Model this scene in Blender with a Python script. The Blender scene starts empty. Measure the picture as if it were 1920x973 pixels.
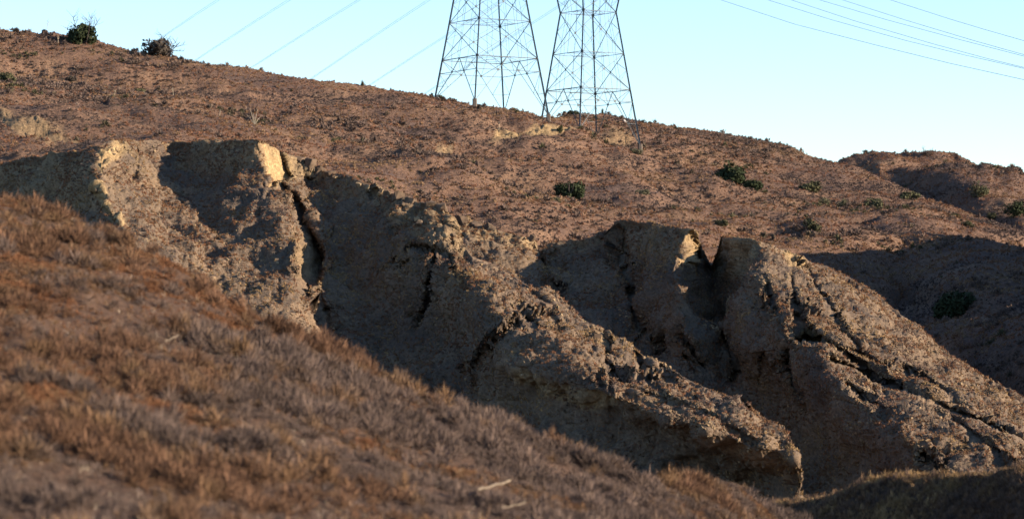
import bpy, math, random
import numpy as np
from mathutils import Vector, Matrix

# ------------------------------------------------------------------ camera, sky, sun, exposure
SC = bpy.context.scene
COL = SC.collection
F = 1920 * 100.0 / 36.0            # focal length in photo pixels (100 mm lens)
PITCH = math.atan(123.5 / F)       # eye level lies at photo row 610
SUN_EL, SUN_AZ = 19.0, -12.0         # azimuth: degrees from +X towards +Y
cam_d = bpy.data.cameras.new('camera'); cam = bpy.data.objects.new('camera', cam_d); COL.objects.link(cam)
cam.location = (0, 0, 0); cam.rotation_euler = (math.pi / 2 + PITCH, 0, 0)
cam_d.lens = 100; cam_d.sensor_width = 36; cam_d.clip_start = 1; cam_d.clip_end = 12000
cam_d.dof.use_dof = True; cam_d.dof.focus_distance = 262; cam_d.dof.aperture_fstop = 0.8
SC.camera = cam
W = bpy.data.worlds.new('World'); SC.world = W; W.use_nodes = True
nt = W.node_tree; nt.nodes.clear()
wo = nt.nodes.new('ShaderNodeOutputWorld'); bg = nt.nodes.new('ShaderNodeBackground'); sky = nt.nodes.new('ShaderNodeTexSky')
sky.sky_type = 'NISHITA'; sky.sun_disc = False; sky.sun_elevation = math.radians(SUN_EL)
sky.sun_rotation = math.radians(90 - SUN_AZ); sky.altitude = 500; sky.air_density = 1.0; sky.dust_density = 0.12; sky.ozone_density = 3.3
bg.inputs['Strength'].default_value = 0.092
nt.links.new(sky.outputs[0], bg.inputs[0]); nt.links.new(bg.outputs[0], wo.inputs[0])
sl = bpy.data.lights.new('sun', 'SUN'); so = bpy.data.objects.new('sun', sl); COL.objects.link(so)
sl.energy = 5.0; sl.angle = math.radians(0.53); sl.color = (1.0, 0.80, 0.58)
_a, _e = math.radians(SUN_AZ), math.radians(SUN_EL)
sdir = Vector((math.cos(_e) * math.cos(_a), math.cos(_e) * math.sin(_a), math.sin(_e)))
so.rotation_euler = (-sdir).to_track_quat('-Z', 'Y').to_euler(); so.location = sdir * 900
SC.view_settings.view_transform = 'Standard'; SC.view_settings.look = 'None'
SC.view_settings.gamma = 1; SC.view_settings.use_curve_mapping = False; SC.view_settings.exposure = 1.6
SC.render.engine = 'CYCLES'
SC.cycles.max_bounces = 4; SC.cycles.diffuse_bounces = 2; SC.cycles.glossy_bounces = 1; SC.cycles.transmission_bounces = 1

TUFTS = True
rng = np.random.default_rng(7); random.seed(7)
cp, sp = math.cos(PITCH), math.sin(PITCH)

def at(px, py, D):
    """photo pixel and distance along the view axis -> world point(s)"""
    px = np.asarray(px, float); py = np.asarray(py, float); D = np.asarray(D, float)
    u = (px - 960) / F; v = (486.5 - py) / F
    return np.stack([u * D, (cp - v * sp) * D, (sp + v * cp) * D], -1)

# ------------------------------------------------------------------ noise
def _h(i, j, k, s):
    n = (i * 374761393 + j * 668265263 + k * 2147483647 + s * 1274126177) & 0xFFFFFFFF
    n = ((n ^ (n >> 13)) * 1274126177) & 0xFFFFFFFF
    n = ((n ^ (n >> 16)) * 2246822519) & 0xFFFFFFFF
    return ((n ^ (n >> 15)) & 0xFFFFFF) / float(0xFFFFFF) * 2 - 1
def vnoise(p, seed=0):
    f = np.floor(p); t = p - f; t = t * t * t * (t * (t * 6 - 15) + 10)
    i = f.astype(np.int64); x, y, z = i[..., 0], i[..., 1], i[..., 2]
    a, b, c = t[..., 0], t[..., 1], t[..., 2]
    def l(q, r, w): return q + (r - q) * w
    return l(l(l(_h(x, y, z, seed), _h(x + 1, y, z, seed), a), l(_h(x, y + 1, z, seed), _h(x + 1, y + 1, z, seed), a), b),
             l(l(_h(x, y, z + 1, seed), _h(x + 1, y, z + 1, seed), a), l(_h(x, y + 1, z + 1, seed), _h(x + 1, y + 1, z + 1, seed), a), b), c)
def fbm(p, lam, oct=4, gain=0.5, seed=0, sc=(1, 1, 1)):
    q = p * np.asarray(sc) / lam; s = 0; amp = 1.0
    for o in range(oct):
        s = s + amp * vnoise(q + 17.3 * o, seed + o); q = q * 2.03; amp *= gain
    return s
def sstep(x, a, b):
    t = np.clip((x - a) / (b - a), 0, 1); return t * t * (3 - 2 * t)

# ------------------------------------------------------------------ materials
def new_mat(name):
    m = bpy.data.materials.new(name); m.use_nodes = True; n = m.node_tree
    b = n.nodes['Principled BSDF']; b.inputs['Roughness'].default_value = 0.95
    b.inputs['Specular IOR Level'].default_value = 0.08
    return m, n, b
def ramp(n, fac, stops):
    r = n.nodes.new('ShaderNodeValToRGB'); e = r.color_ramp.elements
    while len(e) < len(stops): e.new(0.5)
    for k, (p, c) in enumerate(stops): e[k].position = p; e[k].color = (*c, 1)
    n.links.new(fac, r.inputs[0]); return r.outputs[0]
def noise_node(n, scale, detail=6, rough=0.6, vec=None, dist=0):
    t = n.nodes.new('ShaderNodeTexNoise'); t.inputs['Scale'].default_value = scale
    t.inputs['Detail'].default_value = detail; t.inputs['Roughness'].default_value = rough; t.inputs['Distortion'].default_value = dist
    if vec is not None: n.links.new(vec, t.inputs['Vector'])
    return t.outputs['Fac']
def mixc(n, fac, a, b, mode='MIX'):
    m = n.nodes.new('ShaderNodeMix'); m.data_type = 'RGBA'; m.blend_type = mode
    if isinstance(fac, float): m.inputs[0].default_value = fac
    else: n.links.new(fac, m.inputs[0])
    for s, v in ((6, a), (7, b)):
        if isinstance(v, tuple): m.inputs[s].default_value = (*v, 1)
        else: n.links.new(v, m.inputs[s])
    return m.outputs[2]
def attr(n, name, typ='GEOMETRY'):
    a = n.nodes.new('ShaderNodeAttribute'); a.attribute_name = name; a.attribute_type = typ; return a
def terrain_mat(name, c1, c2, c3, big, fine, bump, earth=((0.14, 0.098, 0.058), (0.37, 0.275, 0.155))):
    m, n, b = new_mat(name)
    g = n.nodes.new('ShaderNodeNewGeometry').outputs['Position']
    f1 = noise_node(n, big, 5, 0.65, g); f2 = noise_node(n, fine, 6, 0.7, g); f3 = noise_node(n, big * 5, 4, 0.6, g)
    base = ramp(n, f1, [(0.34, c1), (0.5, c2), (0.66, c3)])
    var = ramp(n, f2, [(0.3, (0.55, 0.55, 0.58)), (0.52, (1, 1, 1)), (0.72, (1.5, 1.4, 1.3))])
    base = mixc(n, 1.0, base, var, 'MULTIPLY')
    e = ramp(n, f2, [(0.3, earth[0]), (0.65, earth[1])])
    v3 = ramp(n, f3, [(0.3, (0.7, 0.68, 0.66)), (0.7, (1.15, 1.12, 1.05))])
    e = mixc(n, 1.0, e, v3, 'MULTIPLY')
    n.links.new(mixc(n, attr(n, 'earth').outputs['Fac'], base, e), b.inputs['Base Color'])
    bp = n.nodes.new('ShaderNodeBump'); bp.inputs['Strength'].default_value = 0.9; bp.inputs['Distance'].default_value = bump
    n.links.new(f2, bp.inputs['Height']); n.links.new(bp.outputs[0], b.inputs['Normal'])
    return m
M_BACK = terrain_mat('dry_slope_far', (0.086, 0.060, 0.051), (0.126, 0.079, 0.057), (0.160, 0.104, 0.071), 0.09, 2.2, 0.5)
M_SLIDE = terrain_mat('dry_slide_soil', (0.086, 0.067, 0.054), (0.120, 0.090, 0.066), (0.158, 0.115, 0.079), 0.16, 3.5, 0.22)
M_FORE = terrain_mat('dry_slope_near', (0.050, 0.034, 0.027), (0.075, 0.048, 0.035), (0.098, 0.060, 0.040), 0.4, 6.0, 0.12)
def tint_mat(name, rough=0.9):
    m, n, b = new_mat(name)
    a = attr(n, 'tint', 'INSTANCER'); g = n.nodes.new('ShaderNodeNewGeometry')
    n.links.new(mixc(n, 1.0, a.outputs['Color'], ramp(n, g.outputs['Random Per Island'], [(0, (0.6, 0.6, 0.6)), (1, (1.4, 1.35, 1.3))]), 'MULTIPLY'), b.inputs['Base Color'])
    return m
M_TUFT = tint_mat('dry_stems')
def plain(name, c, var=0.25, scale=8.0, rough=0.9, metal=0.0):
    m, n, b = new_mat(name)
    g = n.nodes.new('ShaderNodeNewGeometry').outputs['Position']
    f = noise_node(n, scale, 4, 0.6, g)
    n.links.new(ramp(n, f, [(0.3, tuple(x * (1 - var) for x in c)), (0.7, tuple(x * (1 + var) for x in c))]), b.inputs['Base Color'])
    b.inputs['Roughness'].default_value = rough; b.inputs['Metallic'].default_value = metal
    return m
def leafy(name, c, var=0.45):
    m, n, b = new_mat(name)
    g = n.nodes.new('ShaderNodeNewGeometry')
    n.links.new(ramp(n, g.outputs['Random Per Island'], [(0, tuple(x * (1 - var) for x in c)), (1, tuple(x * (1 + var) for x in c))]), b.inputs['Base Color'])
    return m

# ------------------------------------------------------------------ helpers for objects
def tag(o, label=None, cat=None, group=None, kind=None):
    if label: o['label'] = label
    if cat: o['category'] = cat
    if group: o['group'] = group
    if kind: o['kind'] = kind
    return o
def mesh_obj(name, V, Fc, mat, parent=None, smooth=False):
    me = bpy.data.meshes.new(name); me.from_pydata([tuple(v) for v in V], [], [tuple(f) for f in Fc]); me.update()
    if mat: me.materials.append(mat)
    if smooth: me.polygons.foreach_set('use_smooth', [True] * len(me.polygons))
    o = bpy.data.objects.new(name, me); COL.objects.link(o)
    if parent: o.parent = parent
    return o
def empty(name, loc):
    o = bpy.data.objects.new(name, None); COL.objects.link(o); o.location = loc; return o

# ------------------------------------------------------------------ terrain sheets
def dens(pl, step=38):
    out = []
    for a, b in zip(pl[:-1], pl[1:]):
        L = math.hypot(b[0] - a[0], b[1] - a[1]); k = max(1, int(L / step))
        for i in range(k): out.append([a[j] + (b[j] - a[j]) * i / k for j in range(len(a))])
    out.append(list(pl[-1])); return out
def rbf_fit(lines):
    P = []
    for l in lines: P += dens(l) if len(l) > 1 else [list(l[0])]
    Q = []
    for p in P:
        if all((p[0] - q[0]) ** 2 + (p[1] - q[1]) ** 2 > 64 for q in Q): Q.append(p)
    Q = np.array(Q); X = Q[:, :2] / 100; n = len(X)
    A = np.zeros((n + 3, n + 3)); A[:n, :n] = np.sqrt(((X[:, None] - X[None]) ** 2).sum(-1))
    A[:n, n] = 1; A[:n, n + 1:] = X; A[n, :n] = 1; A[n + 1:, :n] = X.T
    A[:n, :n] -= np.eye(n) * 0.003
    w = np.linalg.solve(A, np.concatenate([Q[:, 2], [0, 0, 0]]))
    def ev(px, py):
        x = (px.ravel() / 100); y = (py.ravel() / 100); r = np.full(x.shape, w[n]) + w[n + 1] * x + w[n + 2] * y
        for k in range(n): r += w[k] * np.sqrt((x - X[k, 0]) ** 2 + (y - X[k, 1]) ** 2 + 0.0004)
        return r.reshape(px.shape)
    return ev
def polydist(px, py, pl, extra=0):
    """distance to polyline, signed side (positive right of travel direction on screen), and interpolated extra columns"""
    best = np.full(px.shape, 1e9); side = np.zeros(px.shape); ex = [np.zeros(px.shape) for _ in range(extra)]
    for a, b in zip(pl[:-1], pl[1:]):
        dx, dy = b[0] - a[0], b[1] - a[1]; L2 = dx * dx + dy * dy + 1e-9
        t = np.clip(((px - a[0]) * dx + (py - a[1]) * dy) / L2, 0, 1)
        d = np.hypot(px - a[0] - t * dx, py - a[1] - t * dy); m = d < best
        best = np.where(m, d, best); side = np.where(m, np.sign((px - a[0]) * dy - (py - a[1]) * dx), side)
        for k in range(extra): ex[k] = np.where(m, a[2 + k] + t * (b[2 + k] - a[2 + k]), ex[k])
    return best, side, ex
def inpoly(px, py, poly):
    c = np.zeros(px.shape, bool); n = len(poly)
    for i in range(n):
        x1, y1 = poly[i]; x2, y2 = poly[i - 1]
        if y1 == y2: continue
        c ^= ((y1 > py) != (y2 > py)) & (px < (x2 - x1) * (py - y1) / (y2 - y1) + x1)
    return c
def polymask(px, py, poly, soft=6):
    d, _, _ = polydist(px, py, list(poly) + [poly[0]]); ins = inpoly(px, py, poly)
    return sstep(np.where(ins, d, -d), -soft, soft)

SHEETS = {}
HILLS = ['background_hillside', 'distant_hill', 'valley_hillock', 'valley_mound']
def sheet(name, x0, x1, step, top, bot, nrows, ctrl, mat, carve=(), steps=(), earth=(), disp=(), back=(40, 18, 0.12), rough_earth=0.5, tpow=1.0, seed=0, crackle=0.0, wobc=0.35, facets=(), edge_rows=3.0, soft=False):
    xs = np.arange(x0, x1 + step * 0.5, step)
    tx, ty = zip(*top); bx_, by_ = zip(*bot)
    yt = np.interp(xs, tx, ty); yb = np.interp(xs, bx_, by_)
    jag = vnoise(np.stack([xs / 9, xs * 0, xs * 0 + seed], -1), 5) * 1.3 + vnoise(np.stack([xs / 3.5, xs * 0, xs * 0 + seed], -1), 6) * 0.8
    yt = yt + jag
    t = np.linspace(0, 1, nrows) ** tpow
    PX = np.repeat(xs[None], nrows, 0); PY = yt[None] + (yb - yt)[None] * t[:, None]
    D = rbf_fit(ctrl)(PX, PY)
    wob = np.stack([PX / 14, PY / 14, PX * 0 + seed], -1); wx = vnoise(wob, 31) * 4 + vnoise(wob * 3, 33) * 2.0; wy = vnoise(wob, 32) * 4 + vnoise(wob * 3, 34) * 2.0
    QX, QY = PX + wx, PY + wy
    RIM = np.zeros(PX.shape); FM = np.zeros(PX.shape); E = np.zeros(PX.shape); CR = np.zeros(PX.shape)
    for pl, amp, w, L in steps:                        # steps: surface recedes by amp just right of the line, easing back over L px
        d, s, _ = polydist(QX, QY, pl); sd = d * s
        # fade beyond the ends of the line
        e0 = np.hypot(PX - pl[0][0], PY - pl[0][1]); e1 = np.hypot(PX - pl[-1][0], PY - pl[-1][1])
        D += amp * sstep(sd, -w / 2, w / 2) * np.exp(-np.maximum(sd, 0) / L) * (d < 4 * L)
    if crackle:
        rr = random.Random(seed); extra = []
        for pl in carve:
            for a_, b_ in zip(pl[:-1], pl[1:]):
                if min(a_[3], b_[3]) < 1.0 or rr.random() < .35: continue
                t_ = rr.random(); x_ = a_[0] + (b_[0] - a_[0]) * t_; y_ = a_[1] + (b_[1] - a_[1]) * t_; an = math.atan2(b_[1] - a_[1], b_[0] - a_[0]) + rr.choice((-1, 1)) * rr.uniform(.5, 1.2); q_ = [(x_, y_, 5, 1.3)]
                for k_ in range(3): an += rr.uniform(-.5, .5); x_ += math.cos(an) * rr.uniform(6, 13); y_ += math.sin(an) * rr.uniform(6, 13); q_.append((x_, y_, 4.4 - k_ * .7, 1.2 - .25 * k_))
                extra.append(q_)
        carve = list(carve) + extra
    for pl in carve:                                   # (px, py, width px, depth m)
        d, s, (w, dep) = polydist(PX + wx * wobc, PY + wy * wobc, pl, 2); hw = w / 2
        prof = np.exp(-(d / (hw * 1.1)) ** 2) if soft else 1 - sstep(d, hw * 0.55, hw * 1.1 + 0.8)
        RIM = np.maximum(RIM, np.exp(-((d - hw) / 7.0) ** 2) * (d > hw * .8) * (dep > .8)); D += dep * prof; CR = np.maximum(CR, prof * (dep > 1.3) * ((w < 26) | (dep > 3)))
    for poly, amt in earth:
        E = np.maximum(E, polymask(QX, QY, poly) * amt)
    for poly, x_, y_, d_, gx_, gy_ in facets:
        k_ = polymask(PX + wx * .3, PY + wy * .3, poly, 2.5); D = D * (1 - k_) + (d_ + gx_ * (PX - x_) + gy_ * (PY - y_)) * k_; FM = np.maximum(FM, k_)
    P = at(PX, PY, D)
    du = np.gradient(P, axis=1); dv = np.gradient(P, axis=0)
    N = np.cross(dv, du); N /= np.linalg.norm(N, axis=-1, keepdims=True) + 1e-9
    if N[..., 2].mean() < 0: N = -N
    off = np.zeros(PX.shape)
    for lam, amp, oc, sc in disp: off += amp * fbm(P, lam, oc, 0.5, seed + int(lam * 7), sc)
    if crackle:
        n1 = vnoise(P * np.array([1, 1, .38]) / 2.6 + 5, seed + 8); n2 = vnoise(P / 1.3 + 9, seed + 9)
        off -= crackle * ((1 - np.abs(n1)) ** 14 * (0.5 + 0.5 * n2) + 0.5 * (1 - np.abs(n2)) ** 9)
        off += crackle * 0.35 * np.floor(fbm(P, 2.2, 2, 0.5, seed + 12) * 2.5)
    if rough_earth:
        stk = fbm(P, 0.9, 3, 0.55, seed + 91, (1, 1, 0.22)); blk = np.abs(fbm(P, 1.6, 3, 0.5, seed + 77))
        off += E * rough_earth * (stk * 0.8 + blk - 0.3)
    off *= (1 - 0.7 * FM) * (1 - 0.3 * CR)
    edge = np.clip(t * nrows / edge_rows, 0.25, 1)[:, None]
    P = P + N * (off * edge)[..., None]
    nb, dist, drop = back                              # ground beyond the crest
    k = (np.arange(nb, 0, -1) / nb) ** 2
    top3 = P[0][None]
    BK = np.repeat(top3, nb, 0).copy()
    BK[..., 1] += (k * dist)[:, None]; BK[..., 0] += (k * dist)[:, None] * (xs - 960)[None] / F
    sight = (610 - yt) / F
    BK[..., 2] += (k * dist)[:, None] * np.minimum(sight, 0.0)[None] - ((k * dist) * drop)[:, None] + vnoise(BK / 3.0, 3) * 0.25 * np.minimum(1, k * dist / 4)[:, None] - 0.02
    A = np.concatenate([BK, P], 0); R, C = A.shape[:2]
    E2 = np.concatenate([np.repeat(E[:1] * 0, nb, 0), E], 0); CR2 = np.concatenate([np.zeros((nb, C)), CR], 0); RIM2 = np.concatenate([np.zeros((nb, C)), RIM], 0)
    idx = np.arange(R * C).reshape(R, C)
    q = np.stack([idx[:-1, :-1], idx[1:, :-1], idx[1:, 1:], idx[:-1, 1:]], -1).reshape(-1, 4)
    me = bpy.data.meshes.new(name); me.vertices.add(R * C); me.vertices.foreach_set('co', A.reshape(-1).astype(np.float32))
    me.loops.add(q.size); me.loops.foreach_set('vertex_index', q.reshape(-1).astype(np.int32))
    me.polygons.add(len(q)); me.polygons.foreach_set('loop_start', np.arange(0, q.size, 4, dtype=np.int32)); me.polygons.foreach_set('loop_total', np.full(len(q), 4, np.int32))
    me.polygons.foreach_set('use_smooth', np.ones(len(q), bool)); me.update(calc_edges=True); me.validate()
    at_ = me.attributes.new('earth', 'FLOAT', 'POINT'); at_.data.foreach_set('value', E2.reshape(-1).astype(np.float32))
    me.materials.append(mat)
    o = bpy.data.objects.new(name, me); COL.objects.link(o); o['kind'] = 'structure'
    SHEETS[name] = dict(P=P, A=A, PX=PX, PY=PY, E=E2, RIM=RIM2, CR=CR2, nb=nb, N=N)
    return o
def ground_at(name, px, py):
    s = SHEETS[name]; k = np.argmin((s['PX'] - px) ** 2 + (s['PY'] - py) ** 2)
    return Vector(s['P'].reshape(-1, 3)[k])
def scale_at(p): return F / p.y          # photo pixels per metre

# ---- valley floor
gn = 60; gx = np.linspace(-4500, 4500, gn); gy = np.linspace(-3000, 6000, gn)
V = [(x, y, -34 + 3 * math.sin(x * 0.003) * math.cos(y * 0.002)) for y in gy for x in gx]
Fq = [(j * gn + i, j * gn + i + 1, (j + 1) * gn + i + 1, (j + 1) * gn + i) for j in range(gn - 1) for i in range(gn - 1)]
o = mesh_obj('ground', V, Fq, M_BACK); o['kind'] = 'structure'

# ---- far rounded hill at the right
H_TOP = [(1380, 345), (1470, 330), (1560, 310), (1578, 300), (1600, 294), (1640, 288), (1700, 284), (1745, 282), (1790, 287), (1815, 297), (1832, 308), (1880, 311), (1900, 315), (1920, 325), (1990, 350), (2200, 400)]
sheet('distant_hill', 1380, 2200, 3, H_TOP, [(1380, 480), (2200, 560)], 130,
      [[(1380, 345, 590), (1560, 310, 560), (1640, 288, 565), (1745, 282, 560), (1832, 308, 560), (1920, 325, 555), (2200, 400, 540)],
       [(1600, 315, 545), (1700, 308, 540), (1800, 312, 530), (1900, 330, 520)],
       [(1620, 350, 535), (1700, 350, 532), (1760, 352, 520), (1830, 360, 500), (1920, 380, 485)],
       [(1650, 400, 520), (1800, 410, 495), (1920, 430, 465), (2200, 480, 460)],
       [(1380, 480, 500), (1700, 480, 480), (2200, 560, 440)]], M_BACK,
      steps=[([(1690, 300), (1720, 315), (1800, 325), (1850, 340), (1920, 372)], 10, 26, 90)],
      disp=[(22, 1.6, 3, (1, 1, 1)), (5, 0.45, 3, (1, 1, 1))], seed=3)

# ---- the long hill with the towers
B_TOP = [(-500, 20), (-150, 45), (0, 57), (60, 64), (110, 68), (160, 74), (200, 85), (260, 98), (330, 107), (400, 118), (480, 128), (540, 142), (600, 152), (700, 164), (770, 177), (820, 186),
         (900, 199), (960, 206), (1000, 214), (1020, 221), (1050, 222), (1080, 218), (1130, 215), (1190, 227), (1250, 236), (1300, 243), (1370, 256), (1440, 270), (1500, 286), (1560, 304), (1600, 315), (1680, 346), (1750, 371), (1850, 411), (1920, 433), (2020, 465), (2300, 560)]
sheet('background_hillside', -500, 2300, 3, B_TOP, [(-500, 420), (0, 420), (400, 400), (700, 470), (900, 560), (1100, 600), (1500, 640), (1920, 800), (2300, 900)], 230,
      [[(-500, 20, 440), (0, 57, 432), (300, 104, 430), (600, 152, 432), (900, 199, 436), (1010, 218, 440), (1060, 220, 470), (1130, 215, 490), (1300, 243, 490), (1440, 270, 485), (1600, 315, 470), (1750, 371, 450), (1920, 433, 430), (2300, 560, 400)],
       [(980, 235, 422), (1040, 248, 424), (1085, 255, 428)], [(1083, 247, 440.5)], [(1118, 251, 453)], [(1197, 277, 445)], [(1240, 262, 468)], [(930, 262, 412), (1010, 272, 414), (1090, 276, 424), (1150, 282, 432)],
       [(0, 170, 385), (300, 200, 385), (600, 235, 385), (800, 280, 380), (950, 310, 384)],
       [(0, 270, 320), (300, 268, 318), (500, 285, 322), (640, 318, 330), (760, 306, 345), (870, 330, 352), (960, 365, 350), (1010, 388, 348)],
       [(700, 360, 322), (850, 400, 325), (1000, 430, 325)],
       [(870, 322, 366), (960, 345, 372), (1030, 372, 366), (1090, 395, 355)],
       [(1200, 300, 425), (1300, 345, 410), (1430, 372, 400), (1560, 410, 385)],
       [(1100, 320, 400), (1250, 370, 390), (1400, 410, 372), (1500, 450, 360)],
       [(1300, 300, 452), (1450, 330, 440), (1600, 370, 425), (1750, 415, 405), (1900, 455, 395)],
       [(1100, 440, 335), (1300, 450, 345), (1450, 480, 345)],
       [(-500, 420, 270), (0, 420, 262), (400, 400, 275), (700, 470, 290), (1100, 600, 290), (1500, 640, 320), (1920, 800, 330), (2300, 900, 320)]], M_BACK,
      carve=[[(330, 182, 18, 1), (380, 196, 26, 4), (430, 208, 18, 1)], [(555, 212, 18, 1), (610, 228, 28, 4.5), (665, 244, 18, 1)], [(860, 318, 22, 2), (930, 338, 36, 5), (1010, 372, 30, 4)],
             [(1195, 280, 18, 2), (1240, 300, 30, 5), (1290, 325, 20, 2)], [(1480, 335, 30, 3), (1540, 352, 40, 6), (1620, 378, 30, 4), (1700, 395, 24, 3)], [(1270, 368, 20, 2), (1330, 378, 24, 4), (1420, 392, 24, 4), (1500, 420, 30, 4)],
             [(1380, 440, 30, 3), (1450, 450, 40, 4), (1500, 460, 30, 3)], [(60, 232, 30, 1), (200, 238, 30, 1.6), (300, 232, 20, .5)], [(100, 195, 20, 1), (160, 205, 24, 2), (220, 215, 16, 1)], [(700, 228, 16, 1), (760, 246, 26, 4), (830, 262, 16, 2)],
             [(1100, 256, 12, 0.8), (1170, 264, 12, 0.8)], [(230, 150, 14, 1), (290, 166, 22, 3), (340, 176, 12, 1)], [(520, 262, 18, 1), (590, 285, 30, 2), (640, 300, 18, 1)]],
      earth=[([(925, 262), (985, 258), (1040, 250), (1088, 252), (1090, 266), (1040, 270), (960, 274), (920, 272)], 0.9), ([(1095, 256), (1130, 254), (1190, 262), (1185, 272), (1130, 270)], 0.5),
             ([(0, 238), (60, 248), (150, 262), (160, 270), (60, 262), (0, 252)], 0.6), ([(820, 272), (850, 270), (850, 280), (820, 282)], 0.7)],
      disp=[(34, 2.1, 3, (1, 1, 1)), (9, 1.0, 3, (1, 1, 1)), (2.6, 0.22, 2, (1, 1, 1)), (3.0, 0.5, 3, (0.22, 0.3, 2.2))], back=(30, 60, 0.16), rough_earth=0.45, seed=11, edge_rows=30.0, soft=True)

# ---- shaded hillocks beyond the slide, right
sheet('valley_hillock', 1380, 2800, 3, [(1380, 560), (1440, 510), (1500, 478), (1560, 452), (1640, 437), (1720, 431), (1800, 444), (1860, 452), (1920, 463), (1950, 460), (1985, 405), (2030, 325), (2090, 245), (2200, 175), (2500, 130), (2800, 150)], [(1380, 700), (1700, 700), (2300, 760), (2800, 800)], 170,  # steep rise past the right frame edge is added, unseen, to shade the hollow
      [[(1380, 560, 372), (1500, 478, 372), (1640, 437, 376), (1720, 431, 372), (1800, 444, 360), (1920, 463, 344), (2000, 370, 334), (2090, 245, 322), (2250, 165, 308), (2800, 150, 300)],
       [(1500, 540, 362), (1600, 510, 362), (1720, 500, 350), (1800, 500, 338), (1920, 510, 322)],
       [(1620, 560, 352), (1700, 565, 345), (1740, 540, 336), (1830, 545, 318), (1920, 560, 306)],
       [(1600, 600, 345), (1720, 604, 330), (1800, 606, 310), (1870, 604, 302), (1940, 596, 296)],
       [(1700, 622, 308), (1800, 622, 290), (1880, 616, 284)],
       [(2050, 560, 302), (2300, 500, 290), (2800, 500, 285)], [(1380, 700, 330), (1700, 700, 300), (2300, 760, 266), (2800, 800, 262)]], M_BACK,
      disp=[(16, 0.9, 3, (1, 1, 1)), (4, 0.3, 3, (1, 1, 1))], back=(44, 64, 0.10), seed=21)
sheet('valley_mound', 1560, 2600, 3, [(1560, 700), (1640, 660), (1700, 640), (1780, 625), (1850, 613), (1920, 592), (1980, 560), (2060, 480), (2200, 400), (2600, 320)], [(1560, 860), (2300, 860), (2600, 860)], 110,  # unseen right end raised as an added shadow caster for the mound
      [[(1560, 700, 312), (1700, 640, 302), (1850, 613, 290), (1920, 592, 284), (2060, 480, 270), (2300, 380, 261), (2600, 320, 260)],
       [(1640, 720, 302), (1800, 680, 286), (1920, 660, 268)], [(1800, 760, 275), (1920, 740, 258)], [(1560, 860, 290), (1920, 860, 245), (2300, 860, 240), (2600, 860, 240)]], M_BACK,
      disp=[(12, 0.7, 3, (1, 1, 1)), (3, 0.25, 3, (1, 1, 1))], back=(40, 36, 0.10), seed=25)

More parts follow.
